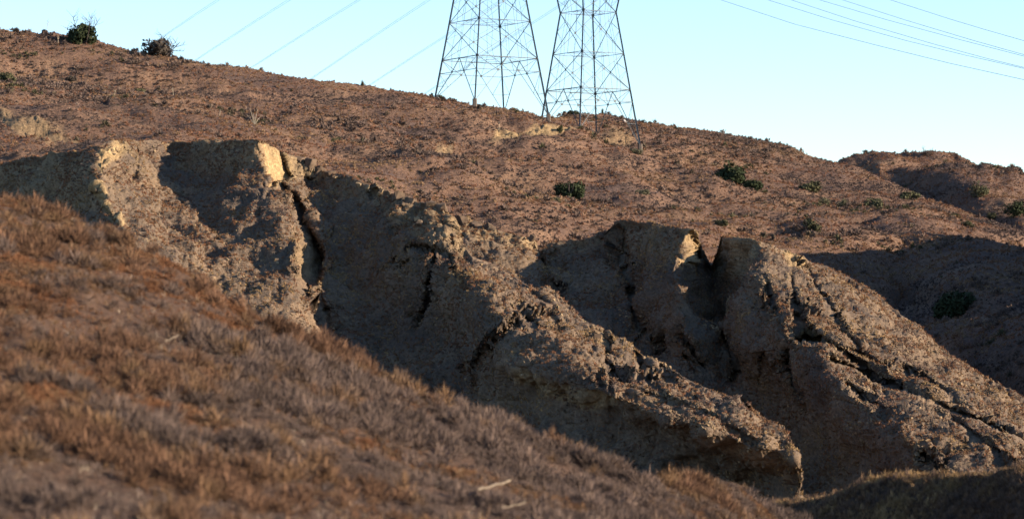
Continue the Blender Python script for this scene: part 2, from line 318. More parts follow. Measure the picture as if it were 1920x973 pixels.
# ---- right slide block (cliff face, chute, cracked lit shoulder)
S2_TOP = [(780, 392), (840, 402), (866, 409), (900, 416), (940, 430), (975, 440), (1000, 458), (1010, 472), (1016, 474), (1024, 458), (1050, 453), (1090, 448), (1115, 444), (1122, 434), (1134, 433), (1146, 437), (1152, 417), (1165, 411), (1210, 415), (1260, 424), (1300, 430), (1307, 431),
          (1313, 455), (1322, 475), (1330, 495), (1335, 506), (1341, 490), (1347, 462), (1350, 444), (1365, 443), (1400, 447), (1425, 452), (1470, 468), (1500, 480), (1540, 497), (1600, 522), (1640, 545), (1680, 578), (1710, 605), (1750, 640), (1800, 676), (1850, 706), (1920, 744), (2050, 810), (2300, 930)]
sheet('landslide_block', 780, 2300, 2.2, S2_TOP, [(780, 700), (1000, 800), (1300, 960), (1500, 1010), (1900, 980), (2300, 1080)], 300,
      [[(780, 392, 296), (900, 416, 293), (1000, 458, 290)], [(1024, 458, 293), (1120, 440, 291)], [(1155, 415, 289), (1210, 415, 282), (1300, 430, 270)],
       [(1312, 455, 276), (1322, 480, 284), (1335, 506, 290)], [(1342, 500, 286), (1350, 444, 280), (1390, 447, 269), (1425, 452, 264)],
       [(1470, 468, 268), (1540, 497, 271), (1640, 545, 268), (1750, 640, 258), (1850, 706, 250), (1920, 744, 245), (2300, 930, 220)],
       [(880, 480, 285), (950, 520, 276), (1010, 540, 277)], [(1020, 500, 288), (1045, 560, 278), (1100, 620, 268), (1180, 680, 258), (1260, 720, 250)],
       [(1160, 480, 285), (1180, 540, 277), (1200, 610, 269), (1240, 660, 262)], [(1175, 500, 279), (1205, 560, 270), (1225, 610, 263)],
       [(1295, 490, 266), (1290, 540, 262), (1285, 590, 258), (1300, 640, 254)],
       [(1335, 545, 280), (1345, 590, 272), (1360, 640, 264), (1385, 690, 256), (1430, 760, 248), (1480, 840, 240), (1500, 900, 236)],
       [(1400, 520, 261), (1370, 560, 262), (1355, 610, 258), (1400, 660, 246)],
       [(1430, 500, 258), (1450, 560, 250), (1480, 600, 244), (1500, 640, 238), (1540, 665, 233), (1575, 700, 229), (1600, 750, 225), (1640, 790, 221)],
       [(1640, 790, 221), (1690, 800, 217), (1740, 830, 213), (1800, 870, 209), (1850, 890, 206)],
       [(1480, 720, 239), (1540, 780, 232), (1600, 840, 225), (1650, 900, 219)],
       [(1550, 560, 252), (1650, 640, 244), (1750, 710, 236), (1850, 770, 228), (1920, 810, 222)],
       [(1600, 680, 236), (1700, 740, 228), (1800, 800, 219), (1900, 850, 211)],
       [(1000, 800, 250), (1300, 960, 225), (1500, 1010, 222), (1900, 980, 196), (2300, 1080, 190)]], M_SLIDE,
      carve=[[(1011, 468, 5, 2.5), (1017, 500, 8, 3), (1044, 540, 9, 2.5), (1052, 565, 8, 1.5)],
             [(1155, 445, 6, 1.2), (1162, 490, 9, 2.0), (1180, 530, 14, 2.6), (1187, 575, 18, 2.6), (1196, 610, 9, 1.8), (1222, 632, 6, 1.2), (1246, 646, 5, 0.9)],
             [(1236, 630, 5, 1.0), (1246, 658, 4, 0.8)], [(1272, 628, 7, 1.2), (1286, 640, 16, 2.2), (1300, 664, 10, 1.8), (1322, 690, 9, 1.5)], [(1282, 662, 4, 1.2), (1296, 690, 4, 1.0)],
             [(1338, 520, 30, 1.0), (1345, 570, 44, 2.0), (1352, 620, 22, 2.4), (1376, 668, 20, 2.6), (1380, 700, 12, 1.5)],
             [(1436, 522, 7, 1.6), (1440, 550, 9, 1.8), (1454, 578, 8, 1.4)],
             [(1482, 512, 6, 1.2), (1488, 545, 10, 2.0), (1494, 585, 22, 3.2), (1504, 622, 34, 4.0), (1535, 634, 18, 3.0)],
             [(1500, 634, 10, 2.5), (1540, 636, 18, 3.2), (1570, 652, 15, 2.8), (1600, 674, 14, 2.6), (1660, 712, 17, 2.8), (1720, 744, 16, 2.6), (1800, 775, 16, 2.6), (1860, 799, 18, 2.8), (1930, 834, 20, 3.0)],
             [(1560, 672, 10, 2.2), (1600, 690, 11, 2.2), (1630, 704, 11, 2.0), (1655, 720, 8, 1.6)], [(1575, 650, 6, 1.8), (1615, 660, 9, 1.6), (1650, 684, 7, 1.4)],
             [(1512, 500, 8, 1.2), (1530, 540, 8, 1.7), (1550, 565, 16, 2.4), (1566, 590, 7, 1.8), (1582, 620, 7, 1.6), (1610, 650, 9, 1.6)],
             [(1695, 688, 14, 1.2), (1730, 712, 24, 2.0), (1770, 740, 20, 1.8), (1810, 772, 10, 1.0)], [(1640, 590, 30, 0.0), (1700, 650, 36, 1.2), (1760, 700, 26, 0.8)],
             [(1780, 780, 8, 1.2), (1830, 815, 12, 1.8), (1870, 850, 16, 2.0), (1900, 885, 12, 1.5)], [(1470, 655, 8, 1.6), (1474, 700, 9, 1.6), (1500, 742, 8, 1.2)],
             [(1725, 848, 8, 1.4), (1745, 862, 16, 2.2), (1770, 880, 8, 1.5)], [(1590, 722, 14, 1.5), (1625, 748, 18, 1.6), (1660, 770, 8, 0.8)], [(1426, 680, 4, 1), (1424, 720, 4, 0.9)], [(1500, 478, 6, 1.2), (1478, 482, 14, 1.4), (1505, 500, 6, 1.0)]],
      steps=[([(1298, 500), (1306, 470), (1300, 428)], 0.6, 8, 18)],
      earth=[([(1268, 426), (1310, 428), (1322, 478), (1300, 502), (1284, 490), (1290, 460)], 0.7), ([(1347, 440), (1428, 448), (1420, 480), (1390, 520), (1338, 525), (1340, 490)], 0.5),
             ([(1150, 412), (1270, 424), (1290, 470), (1200, 478), (1155, 470)], 0.28), ([(1470, 466), (1512, 484), (1515, 506), (1480, 500)], 0.8), ([(846, 402), (1000, 452), (1008, 474), (900, 460), (846, 450)], 0.4),
             ([(1018, 458), (1060, 452), (1120, 438), (1150, 440), (1150, 455), (1030, 470)], 0.35), ([(1500, 600), (1540, 632), (1500, 640)], 0.5)],
      disp=[(7, 0.55, 3, (1, 1, 1)), (2.0, 0.22, 3, (1, 1, 1)), (0.6, 0.10, 2, (1, 1, 1)), (1.7, 0.22, 3, (1, 1, 0.2))], back=(26, 22, 0.22), rough_earth=0.5, seed=41, crackle=0.42)

# ---- left slide ridge
S1_TOP = [(-500, 380), (-100, 330), (0, 309), (60, 293), (110, 286), (160, 281), (185, 272), (200, 266), (245, 259), (270, 262), (320, 266), (400, 263), (470, 262), (492, 263), (515, 278), (535, 288), (552, 292), (556, 300), (580, 304), (600, 316), (606, 322), (640, 326), (660, 331), (690, 345), (712, 352),
          (722, 353), (730, 361), (760, 366), (782, 378), (790, 378), (796, 384), (815, 390), (830, 398), (846, 404), (856, 430), (866, 455), (885, 480), (920, 490), (960, 515), (1000, 540), (1040, 552), (1060, 570), (1100, 606), (1130, 618), (1165, 640), (1200, 664), (1240, 680), (1300, 715), (1350, 735), (1400, 758), (1440, 790), (1475, 822), (1494, 848), (1498, 905), (1501, 1000), (1514, 1020), (1600, 1045)]
sheet('landslide_ridge', -500, 1600, 2.2, S1_TOP, [(-500, 620), (0, 520), (250, 620), (500, 760), (900, 900), (1300, 990), (1600, 1060)], 300,
      [[(-500, 380, 300), (-100, 330, 290), (0, 309, 284), (110, 286, 272), (185, 272, 262), (245, 259, 270), (320, 266, 283), (400, 263, 276), (486, 263, 264)],
       [(-100, 420, 280), (0, 400, 272), (90, 400, 262), (150, 395, 255)],
       [(188, 300, 258), (182, 345, 253), (200, 385, 249), (232, 430, 244), (260, 470, 239)],
       [(330, 300, 278), (365, 340, 269), (430, 400, 256.5), (500, 455, 247), (545, 500, 240.5), (552, 580, 233), (560, 650, 227)],
       [(300, 400, 256), (400, 500, 242), (480, 590, 231)],
       [(487, 300, 264), (512, 350, 259.5), (543, 400, 252.5), (563, 450, 246), (570, 490, 240.5)],
       [(560, 304, 270)], [(574, 345, 268), (598, 400, 262), (614, 450, 256.5), (622, 490, 252), (610, 535, 247), (616, 600, 240), (640, 660, 235)],
       [(600, 318, 268), (660, 331, 264), (722, 353, 258), (790, 380, 252), (846, 404, 247)],
       [(690, 420, 254), (760, 450, 247), (850, 490, 238), (920, 530, 231), (980, 580, 225)], [(850, 490, 238), (890, 560, 229), (920, 620, 222), (955, 688, 215)],
       [(700, 560, 247), (800, 600, 239), (860, 630, 233)], [(720, 660, 238), (840, 720, 229), (940, 770, 220)],
       [(866, 460, 246), (920, 490, 243), (1000, 540, 236), (1100, 606, 227), (1200, 664, 219), (1300, 715, 211), (1400, 758, 204), (1475, 820, 199), (1494, 848, 196)],
       [(980, 580, 225), (1060, 640, 216), (1150, 710, 208), (1240, 760, 202), (1340, 797, 197), (1430, 836, 194.5), (1490, 862, 195)],
       [(960, 690, 215), (1050, 722, 210), (1150, 742, 205)], [(960, 712, 216.5), (1050, 748, 212.5), (1150, 777, 208.5), (1250, 815, 205), (1350, 850, 201)],
       [(1180, 770, 206), (1250, 790, 200), (1320, 810, 196)], [(1200, 840, 207), (1300, 870, 206), (1390, 900, 204), (1440, 895, 201), (1480, 888, 198), (1497, 900, 198)], [(1400, 940, 203), (1490, 945, 198)],
       [(-500, 620, 250), (0, 520, 240), (250, 620, 222), (500, 760, 222), (900, 900, 206), (1300, 990, 196), (1600, 1060, 192)]], M_SLIDE,
      carve=[[(520, 338, 10, 1.0), (550, 372, 20, 4.0), (566, 410, 28, 6.0), (581, 450, 38, 8.0), (588, 490, 50, 9.0), (580, 524, 40, 7.0), (576, 550, 14, 1.0)],
             [(596, 545, 8, 1.0), (604, 570, 14, 1.8), (618, 595, 10, 1.5)], [(768, 464, 8, 1.5), (790, 463, 18, 2.4), (812, 470, 16, 2.2), (830, 474, 18, 2.4), (846, 482, 8, 1.2)],
             [(812, 480, 6, 1.8), (810, 512, 9, 2.0), (799, 535, 6, 1.8), (800, 560, 8, 2.0), (793, 585, 5, 1.5), (786, 605, 4, 1.0)],
             [(742, 482, 4, 1.2), (732, 498, 5, 1.0), (718, 514, 4, 0.9)], [(770, 484, 5, 1.2), (752, 500, 5, 1.0), (740, 510, 3, 0.9)],
             [(968, 600, 4, 1.0), (935, 622, 5, 1.2), (910, 645, 6, 1.3), (897, 665, 5, 1.2), (888, 690, 4, 1.0)],
             [(978, 570, 14, 1.4), (990, 588, 20, 2.0), (1002, 606, 10, 1.2)], [(1000, 556, 8, 1.2), (1025, 572, 14, 1.6), (1040, 585, 6, 0.9)], [(966, 590, 5, 0.9), (972, 604, 5, 0.9)],
             [(1030, 588, 5, 0.9), (1044, 604, 8, 1.0), (1048, 622, 6, 0.9)], [(1108, 622, 10, 1.2), (1130, 632, 22, 2.0), (1142, 650, 12, 1.6), (1134, 676, 10, 1.5), (1150, 696, 14, 1.5), (1175, 706, 5, 0.9)],
             [(1190, 664, 14, 1.4), (1205, 688, 28, 2.0), (1222, 715, 24, 1.6), (1240, 735, 10, 0.8)], [(1238, 684, 8, 1.2), (1252, 700, 12, 1.4), (1268, 714, 8, 1.0)], [(1121, 694, 6, 1.1), (1128, 722, 5, 0.9)],
             [(1372, 738, 8, 1.2), (1392, 756, 12, 1.5), (1404, 768, 8, 1.0)], [(1300, 735, 6, 0.9), (1310, 758, 5, 0.9)], [(1175, 640, 8, 1.0), (1185, 655, 10, 1.2)],
             [(1180, 735, 30, 0.8), (1260, 762, 40, 1.6), (1340, 790, 26, 1.2), (1420, 832, 16, 0.8)], [(880, 690, 3, 0.9), (892, 720, 3, 0.9)], [(700, 360, 20, 0.6), (712, 380, 16, 0.6)],
             [(735, 432, 14, 1.0), (742, 438, 16, 1.2)], [(855, 412, 8, 1.0), (862, 440, 8, 1.0), (858, 470, 6, 1.0)], [(375, 400, 18, 0.6), (395, 420, 14, 0.6)], [(256, 285, 12, 0.8), (254, 325, 12, 0.9)]],
      steps=[([(232, 432), (212, 408), (188, 365), (178, 345)], 0.8, 8, 30), ([(576, 332), (562, 312), (556, 296)], 1.2, 8, 16), ([(612, 332), (606, 318)], 1.0, 8, 16),
             ([(845, 478), (848, 440), (842, 402)], 0.9, 8, 25), ([(742, 400), (738, 380), (730, 358)], 0.8, 8, 18)],
      earth=[([(486, 264), (520, 276), (540, 300), (556, 334), (532, 340), (512, 352), (494, 322)], 1.0), ([(520, 280), (556, 294), (610, 318), (616, 332), (560, 336), (535, 310)], 0.5),
             ([(180, 290), (212, 268), (236, 270), (244, 288), (210, 300), (188, 316)], 0.9), ([(172, 345), (190, 350), (214, 396), (238, 428), (206, 412), (184, 382)], 1.0), ([(0, 310), (110, 288), (175, 300), (178, 390), (90, 400), (0, 380)], 0.4),
             ([(312, 268), (488, 264), (495, 300), (440, 325), (360, 330), (330, 310)], 0.4), ([(690, 345), (790, 378), (850, 404), (880, 480), (840, 470), (770, 440), (700, 390)], 0.3), ([(840, 405), (866, 420), (880, 488), (850, 478)], 0.4),
             ([(566, 440), (600, 440), (598, 530), (566, 520)], 0.4), ([(960, 690), (1060, 728), (1160, 745), (1150, 775), (1040, 755), (960, 715)], 0.5), ([(1120, 618), (1150, 632), (1140, 660), (1118, 640)], 0.5),
             ([(608, 325), (690, 345), (690, 380), (620, 372)], 0.2)],
      disp=[(7, 0.5, 3, (1, 1, 1)), (2.0, 0.26, 3, (1, 1, 1)), (0.6, 0.12, 2, (1, 1, 1)), (1.7, 0.22, 3, (1, 1, 0.2))], back=(26, 24, 0.10), rough_earth=0.42, seed=51, crackle=0.42, facets=[([(485, 266), (500, 267), (526, 281), (534, 300), (547, 332), (524, 339), (512, 349), (500, 326), (491, 298)], 487, 300, 264, 0.095, -0.03)])

# ---- shaded ridge at the lower right
sheet('near_ridge', 1330, 2200, 3, [(1330, 985), (1400, 958), (1450, 944), (1500, 938), (1545, 936), (1600, 921), (1660, 905), (1720, 897), (1800, 890), (1860, 887), (1920, 884), (2050, 888), (2200, 900)], [(1330, 1300), (2200, 1300)], 110,
      [[(1330, 985, 160), (1450, 944, 156), (1545, 936, 152), (1660, 905, 146), (1800, 890, 138), (1920, 884, 131), (2200, 900, 118)],
       [(1450, 955, 152), (1545, 946, 149), (1660, 915, 143.5), (1800, 900, 135.5), (1920, 894, 128.5)], [(1500, 990, 147), (1700, 960, 138), (1920, 950, 125)], [(1330, 1300, 138), (2200, 1300, 104)]], M_FORE,
      disp=[(8, 0.5, 3, (1, 1, 1)), (2, 0.14, 3, (1, 1, 1))], back=(20, 25, 0.12), rough_earth=0, seed=61)

# ---- foreground hillside
F_TOP = [(-900, 120), (-300, 270), (0, 353), (60, 369), (120, 386), (180, 411), (250, 443), (300, 470), (350, 500), (420, 545), (500, 592), (560, 614), (650, 657), (740, 702), (820, 734), (900, 764), (1000, 803), (1080, 834), (1150, 860), (1200, 884), (1260, 896), (1330, 907), (1400, 930), (1450, 946), (1500, 967), (1560, 992), (1700, 1060), (2000, 1220)]
F_TOP = [(x, y + (20 if x < 300 else 14 if x < 900 else 9)) for x, y in F_TOP]
sheet('foreground_hillside', -900, 1900, 3, F_TOP, [(-900, 1500), (1900, 1500)], 300,
      [[(-900, 120, 112), (0, 353, 104), (300, 470, 100), (700, 682, 97), (1000, 803, 97), (1300, 900, 104), (1450, 946, 112), (2000, 1220, 110)],
       [(-300, 640, 72), (0, 640, 77), (300, 690, 80), (600, 770, 83), (900, 850, 86), (1100, 900, 90)],
       [(-300, 973, 50), (0, 973, 55), (400, 973, 60), (800, 973, 67), (1100, 973, 76), (1350, 973, 92)], [(-900, 1500, 26), (500, 1500, 32), (1900, 1500, 48)]], M_FORE,
      carve=[[(120, 700, 110, 0.0), (220, 710, 120, 0.5), (330, 745, 100, 0.0)], [(480, 820, 100, 0.0), (620, 880, 120, 0.5), (760, 920, 100, 0.0)]],
      disp=[(7, 0.30, 3, (1, 1, 1)), (1.6, 0.12, 3, (1, 1, 1))], back=(24, 30, 0.20), rough_earth=0, tpow=1.15, seed=71)

# ------------------------------------------------------------------ dry brush and grass (uncountable): instanced clumps
def blade(V, Fc, base, tip, w):
    b = Vector(base); t = Vector(tip); d = (t - b); s = d.cross(Vector((random.uniform(-1, 1), random.uniform(-1, 1), 0.3)))
    if s.length < 1e-6: s = Vector((1, 0, 0))
    s.normalize(); k = len(V); mid = b.lerp(t, 0.55) + Vector((0, 0, d.length * 0.06))
    V += [b - s * w, b + s * w, mid + s * w * 0.8, mid - s * w * 0.8, t]; Fc += [(k, k + 1, k + 2, k + 3), (k + 3, k + 2, k + 4)]
def tuft_grass(n, h, spread, w):
    V, Fc = [], []
    for i in range(n):
        a = random.uniform(0, 6.283); r = random.uniform(0, 0.12); l = random.uniform(0.55, 1) * h; sp_ = random.uniform(0.1, 1) * spread
        blade(V, Fc, (math.cos(a) * r, math.sin(a) * r, -0.05), (math.cos(a) * (r + sp_), math.sin(a) * (r + sp_), l), w * random.uniform(0.6, 1.3))
    return V, Fc
def tuft_brush(n, h, w):
    V, Fc = [], []
    for i in range(n):
        a = random.uniform(0, 6.283); el = random.uniform(0.1, 1.5); r = random.uniform(0.25, 0.55)
        p = Vector((math.cos(a) * math.cos(el) * 0.5, math.sin(a) * math.cos(el) * 0.5, math.sin(el) * h)) * r * 1.2
        q = p * random.uniform(1.3, 2.0) + Vector((random.uniform(-.1, .1), random.uniform(-.1, .1), random.uniform(0, .12)))
        blade(V, Fc, p, q, w * random.uniform(0.6, 1.4))
    return V, Fc
def scatter(name, srcs, n, size, palette, variants, label, mask_noise=None, view=(-200, 2120, -50, 1050), keep=None, earth_max=0.45, group_seed=0, back_rows=8, flat=1.0, floor=0.12, aniso=(1, 1, 1), bias=None, rim=0, amp=0.42):
    if not TUFTS: return
    r = np.random.default_rng(100 + group_seed); random.seed(200 + group_seed)
    pts, wts = [], []
    for sname in srcs:
        S = SHEETS[sname]; A = S['A'][S['nb'] - back_rows:]; E = S['E'][S['nb'] - back_rows:]; CR = S['CR'][S['nb'] - back_rows:]
        a, b, c, d = A[:-1, :-1], A[1:, :-1], A[1:, 1:], A[:-1, 1:]
        area = np.linalg.norm(np.cross(c - a, d - b), axis=-1) / 2
        px = a[..., 0] / a[..., 1] * F + 960; py = 610 - a[..., 2] / a[..., 1] * F
        w = area * ((px > view[0]) & (px < view[1]) & (py > view[2]) & (py < view[3]))
        w *= (E[:-1, :-1] < earth_max) * ((CR[:-1, :-1] < 0.3) | (sname in HILLS))
        if mask_noise:
            lam, lo, hi, sd = mask_noise; w *= floor + sstep(fbm(a, lam, 3, 0.55, sd, aniso), lo, hi)
        if rim: w *= 1 + rim * S['RIM'][S['nb'] - back_rows:][:-1, :-1]
        if keep is not None: w *= keep(px, py)
        pts.append(np.stack([a, b, c, d], -2).reshape(-1, 4, 3)); wts.append(w.reshape(-1))
    Q = np.concatenate(pts); wt = np.concatenate(wts); wt = wt / wt.sum()
    k = r.choice(len(Q), n, p=wt); u, v = r.random((n, 1)), r.random((n, 1)); q = Q[k]
    P = (q[:, 0] * (1 - u) + q[:, 3] * u) * (1 - v) + (q[:, 1] * (1 - u) + q[:, 2] * u) * v
    lamp = 5.0
    f = fbm(P, lamp, 4, 0.6, 5 + group_seed, aniso) * amp + 0.5 + r.normal(0, 0.10, n)
    if bias is not None: f += bias(P[:, 0] / P[:, 1] * F + 960, 610 - P[:, 2] / P[:, 1] * F)
    pal = np.array(palette); ii = np.clip(f * len(pal), 0, len(pal) - 1.001); i0 = ii.astype(int); fr = (ii - i0)[:, None]; i1 = np.minimum(i0 + 1, len(pal) - 1)
    tint = (pal[i0] * (1 - fr) + pal[i1] * fr) * r.uniform(0.75, 1.3, (n, 1))
    scl = size[0] + (size[1] - size[0]) * r.random(n) ** 2
    V, Fc, flag, var = [], [], [], []
    for vi, (vv, ff) in enumerate(variants):
        o = len(V); V += [tuple(x) for x in vv]; Fc += [tuple(i + o for i in f_) for f_ in ff]; var += [vi] * len(vv)
    nt_ = len(V)
    me = bpy.data.meshes.new(name); me.from_pydata(V + [tuple(p) for p in P.tolist()], [], Fc)
    def add(nm, typ, key, data):
        at_ = me.attributes.new(nm, typ, 'POINT'); at_.data.foreach_set(key, np.asarray(data).reshape(-1))
    add('is_clump', 'BOOLEAN', 'value', np.concatenate([np.ones(nt_, bool), np.zeros(n, bool)]))
    add('pick', 'INT', 'value', np.concatenate([np.array(var), r.integers(0, len(variants), n)]).astype(np.int32))
    sc3 = np.stack([scl, scl, scl * flat * r.uniform(0.7, 1.25, n)], -1)
    add('clump_scale', 'FLOAT_VECTOR', 'vector', np.concatenate([np.ones((nt_, 3)), sc3]).astype(np.float32))
    rot = np.stack([r.normal(0, 0.16, n), r.normal(0.05, 0.16, n), r.uniform(0, 6.283, n)], -1)
    add('clump_rot', 'FLOAT_VECTOR', 'vector', np.concatenate([np.zeros((nt_, 3)), rot]).astype(np.float32))
    add('tint', 'FLOAT_COLOR', 'color', np.concatenate([np.ones((nt_, 4)), np.concatenate([tint, np.ones((n, 1))], 1)]).astype(np.float32))
    me.materials.append(M_TUFT)
    ob = bpy.data.objects.new(name, me); COL.objects.link(ob); tag(ob, label, 'brush', kind='stuff')
    g = bpy.data.node_groups.new(name + '_nodes', 'GeometryNodeTree')
    g.interface.new_socket('Geometry', in_out='INPUT', socket_type='NodeSocketGeometry'); g.interface.new_socket('Geometry', in_out='OUTPUT', socket_type='NodeSocketGeometry')
    N = g.nodes.new; L = g.links.new
    gi, go = N('NodeGroupInput'), N('NodeGroupOutput')
    def na(nm, typ):
        x = N('GeometryNodeInputNamedAttribute'); x.data_type = typ; x.inputs['Name'].default_value = nm; return [s for s in x.outputs if s.enabled][0]
    sep = N('GeometryNodeSeparateGeometry'); sep.domain = 'POINT'; L(gi.outputs[0], sep.inputs['Geometry']); L(na('is_clump', 'BOOLEAN'), sep.inputs['Selection'])
    spl = N('GeometryNodeSplitToInstances'); spl.domain = 'POINT'; L(sep.outputs[0], spl.inputs['Geometry']); L(na('pick', 'INT'), spl.inputs['Group ID'])
    iop = N('GeometryNodeInstanceOnPoints'); L(sep.outputs[1], iop.inputs['Points']); L(spl.outputs[0], iop.inputs['Instance'])
    iop.inputs['Pick Instance'].default_value = True; L(na('pick', 'INT'), iop.inputs['Instance Index'])
    L(na('clump_rot', 'FLOAT_VECTOR'), iop.inputs['Rotation']); L(na('clump_scale', 'FLOAT_VECTOR'), iop.inputs['Scale'])
    L(iop.outputs[0], go.inputs[0])
    md = ob.modifiers.new('clumps', 'NODES'); md.node_group = g
    return ob

MAUVE2, RUST3, STRAW2 = (0.124, 0.092, 0.078), (0.155, 0.080, 0.052), (0.19, 0.128, 0.080)
RUST4 = (0.118, 0.070, 0.046)
RUST2 = (0.132, 0.066, 0.036)
RUST, TAN, GREYB, STRAW, MAUVE, OLIVE = (0.135, 0.064, 0.036), (0.150, 0.095, 0.055), (0.085, 0.064, 0.055), (0.24, 0.165, 0.085), (0.090, 0.068, 0.060), (0.055, 0.055, 0.032)
random.seed(1)
far_var = [tuft_grass(14, 0.55, 0.35, 0.05) for _ in range(2)] + [tuft_brush(34, 0.75, 0.07) for _ in range(3)]
mid_var = [tuft_grass(12, 0.6, 0.4, 0.035) for _ in range(3)] + [tuft_brush(24, 0.6, 0.05) for _ in range(2)]
near_var = [tuft_grass(30, 0.65, 0.4, 0.011) for _ in range(3)] + [tuft_brush(70, 0.9, 0.016) for _ in range(3)]
scatter('dry_hillside_brush', HILLS, 190000, (0.15, 0.6), [(0.058, 0.046, 0.046), GREYB, MAUVE, MAUVE2, RUST3, RUST3, TAN, RUST3, STRAW2], far_var, 'rust brown dry brush covering the hills behind the slide', (9, -1.1, 0.3, 3), group_seed=1, flat=0.8, floor=0.8, aniso=(0.22, 0.3, 2.4), amp=0.62)
scatter('grey_hillside_scrub', HILLS, 9000, (0.5, 1.5), [MAUVE, GREYB, MAUVE2, GREYB, MAUVE2, OLIVE], [tuft_brush(80, 0.8, 0.04) for _ in range(4)], 'low grey scrub clumps dotted over the hills behind', (12, 0.0, 0.6, 8), group_seed=2, flat=0.6, floor=0.04, aniso=(0.4, 0.5, 2.0))
scatter('slide_dry_grass', ['landslide_ridge', 'landslide_block'], 110000, (0.14, 0.5), [GREYB, MAUVE2, RUST, TAN, RUST, TAN, STRAW], mid_var, 'short dry grass and stubble on the slide slopes', (4, -0.8, 0.4, 4), group_seed=3, earth_max=0.5)
def clump_rock(n):
    import bmesh
    bm = bmesh.new()
    for k in range(n): bm.verts.new(Vector((random.gauss(0, 1), random.gauss(0, 1), random.gauss(0, .8))).normalized() * random.uniform(.3, .5))
    bmesh.ops.convex_hull(bm, input=bm.verts[:]); bm.verts.index_update(); vs = [v for v in bm.verts if v.link_faces]; ix = {v: i for i, v in enumerate(vs)}
    out = [tuple(v.co) for v in vs], [tuple(ix[v] for v in f.verts) for f in bm.faces]; bm.free(); return out
scatter('slide_rubble', ['landslide_ridge', 'landslide_block'], 42000, (0.06, 0.42), [(0.07, 0.052, 0.038), (0.11, 0.08, 0.055), (0.15, 0.11, 0.07), (0.20, 0.15, 0.095)], [clump_rock(11) for _ in range(5)], 'loose earth crumbs and stones strewn over the slide', (3.0, -0.3, 0.6, 44), group_seed=8, earth_max=0.7, floor=0.2, rim=7)
scatter('ridge_grass', ['near_ridge'], 22000, (0.12, 0.55), [MAUVE, GREYB, TAN, GREYB, TAN, STRAW], near_var, 'dry grass on the shaded ridge at lower right', None, group_seed=4)
scatter('foreground_dry_brush', ['foreground_hillside'], 200000, (0.085, 0.29), [MAUVE, MAUVE2, GREYB, MAUVE2, MAUVE, TAN, RUST4, RUST2, TAN, RUST, RUST2], near_var, 'dense dry rust and grey brush on the blurred foreground slope', (2.2, -0.2, 0.6, 6), floor=0.06, amp=0.6, group_seed=5, view=(-420, 2040, -50, 1100), flat=0.8, bias=lambda x, y: np.clip((820 - y - 0.28 * x) / 700, -.30, .20))
scatter('foreground_grey_bushes', ['foreground_hillside'], 10000, (0.3, 1.1), [MAUVE2, MAUVE, GREYB, MAUVE2, TAN, RUST4, RUST4], [tuft_brush(220, 0.85, 0.008) for _ in range(5)], 'taller twiggy grey bushes crowding the foreground slope', (3, 0.0, 0.6, 26), floor=0.04, amp=0.6, group_seed=7, view=(-420, 2040, -50, 1100), flat=0.65, bias=lambda x, y: np.clip((800 - y - 0.28 * x) / 900, -.25, .10))
scatter('foreground_pale_stems', ['foreground_hillside'], 2600, (0.2, 0.45), [(0.42, 0.36, 0.28), (0.34, 0.29, 0.23)], [tuft_grass(3, 0.5, 0.6, 0.012) for _ in range(4)], 'pale bleached stems scattered through the foreground brush', (4, -0.3, 0.6, 16), group_seed=6)

RT = [(1330, 985), (1400, 958), (1450, 944), (1500, 938), (1545, 936), (1600, 921), (1660, 905), (1720, 897), (1800, 890), (1860, 887), (1920, 884), (2050, 888)]
scatter('rim_light_grass', ['near_ridge'], 2600, (0.2, 0.55), [TAN, STRAW, (0.30, 0.22, 0.12)], near_var[:3], 'straw grass on the lower right ridge, coloured paler for its sunlit rim', None, group_seed=9, keep=lambda px, py: np.abs(py - np.interp(px, [p[0] for p in RT], [p[1] for p in RT])) < 7)  # crest grass tinted pale to paint in the sunlit rim

# ------------------------------------------------------------------ shrubs
M_GREEN = leafy('shrub_leaves_green', (0.027, 0.035, 0.018)); M_OLIVE = leafy('shrub_leaves_olive', (0.060, 0.060, 0.034)); M_PURPLE = leafy('shrub_leaves_dusky', (0.050, 0.042, 0.036))
M_PALEO = leafy('shrub_leaves_pale', (0.095, 0.090, 0.058)); M_BARK = plain('bare_bark', (0.075, 0.060, 0.055), 0.3, 6); M_STALK = plain('bleached_stalk', (0.36, 0.30, 0.22), 0.2, 6)
def tube(V, Fc, pts, r0, r1, seg=5):
    n = len(pts); base = len(V)
    for i, p in enumerate(pts):
        p = Vector(p); d = (Vector(pts[min(i + 1, n - 1)]) - Vector(pts[max(i - 1, 0)])).normalized()
        a = d.orthogonal().normalized(); b = d.cross(a); r = r0 + (r1 - r0) * i / max(1, n - 1)
        for k in range(seg): V.append(p + (a * math.cos(6.2832 * k / seg) + b * math.sin(6.2832 * k / seg)) * r)
    for i in range(n - 1):
        for k in range(seg): Fc.append((base + i * seg + k, base + i * seg + (k + 1) % seg, base + (i + 1) * seg + (k + 1) % seg, base + (i + 1) * seg + k))
    Fc.append(tuple(base + (n - 1) * seg + k for k in range(seg)))
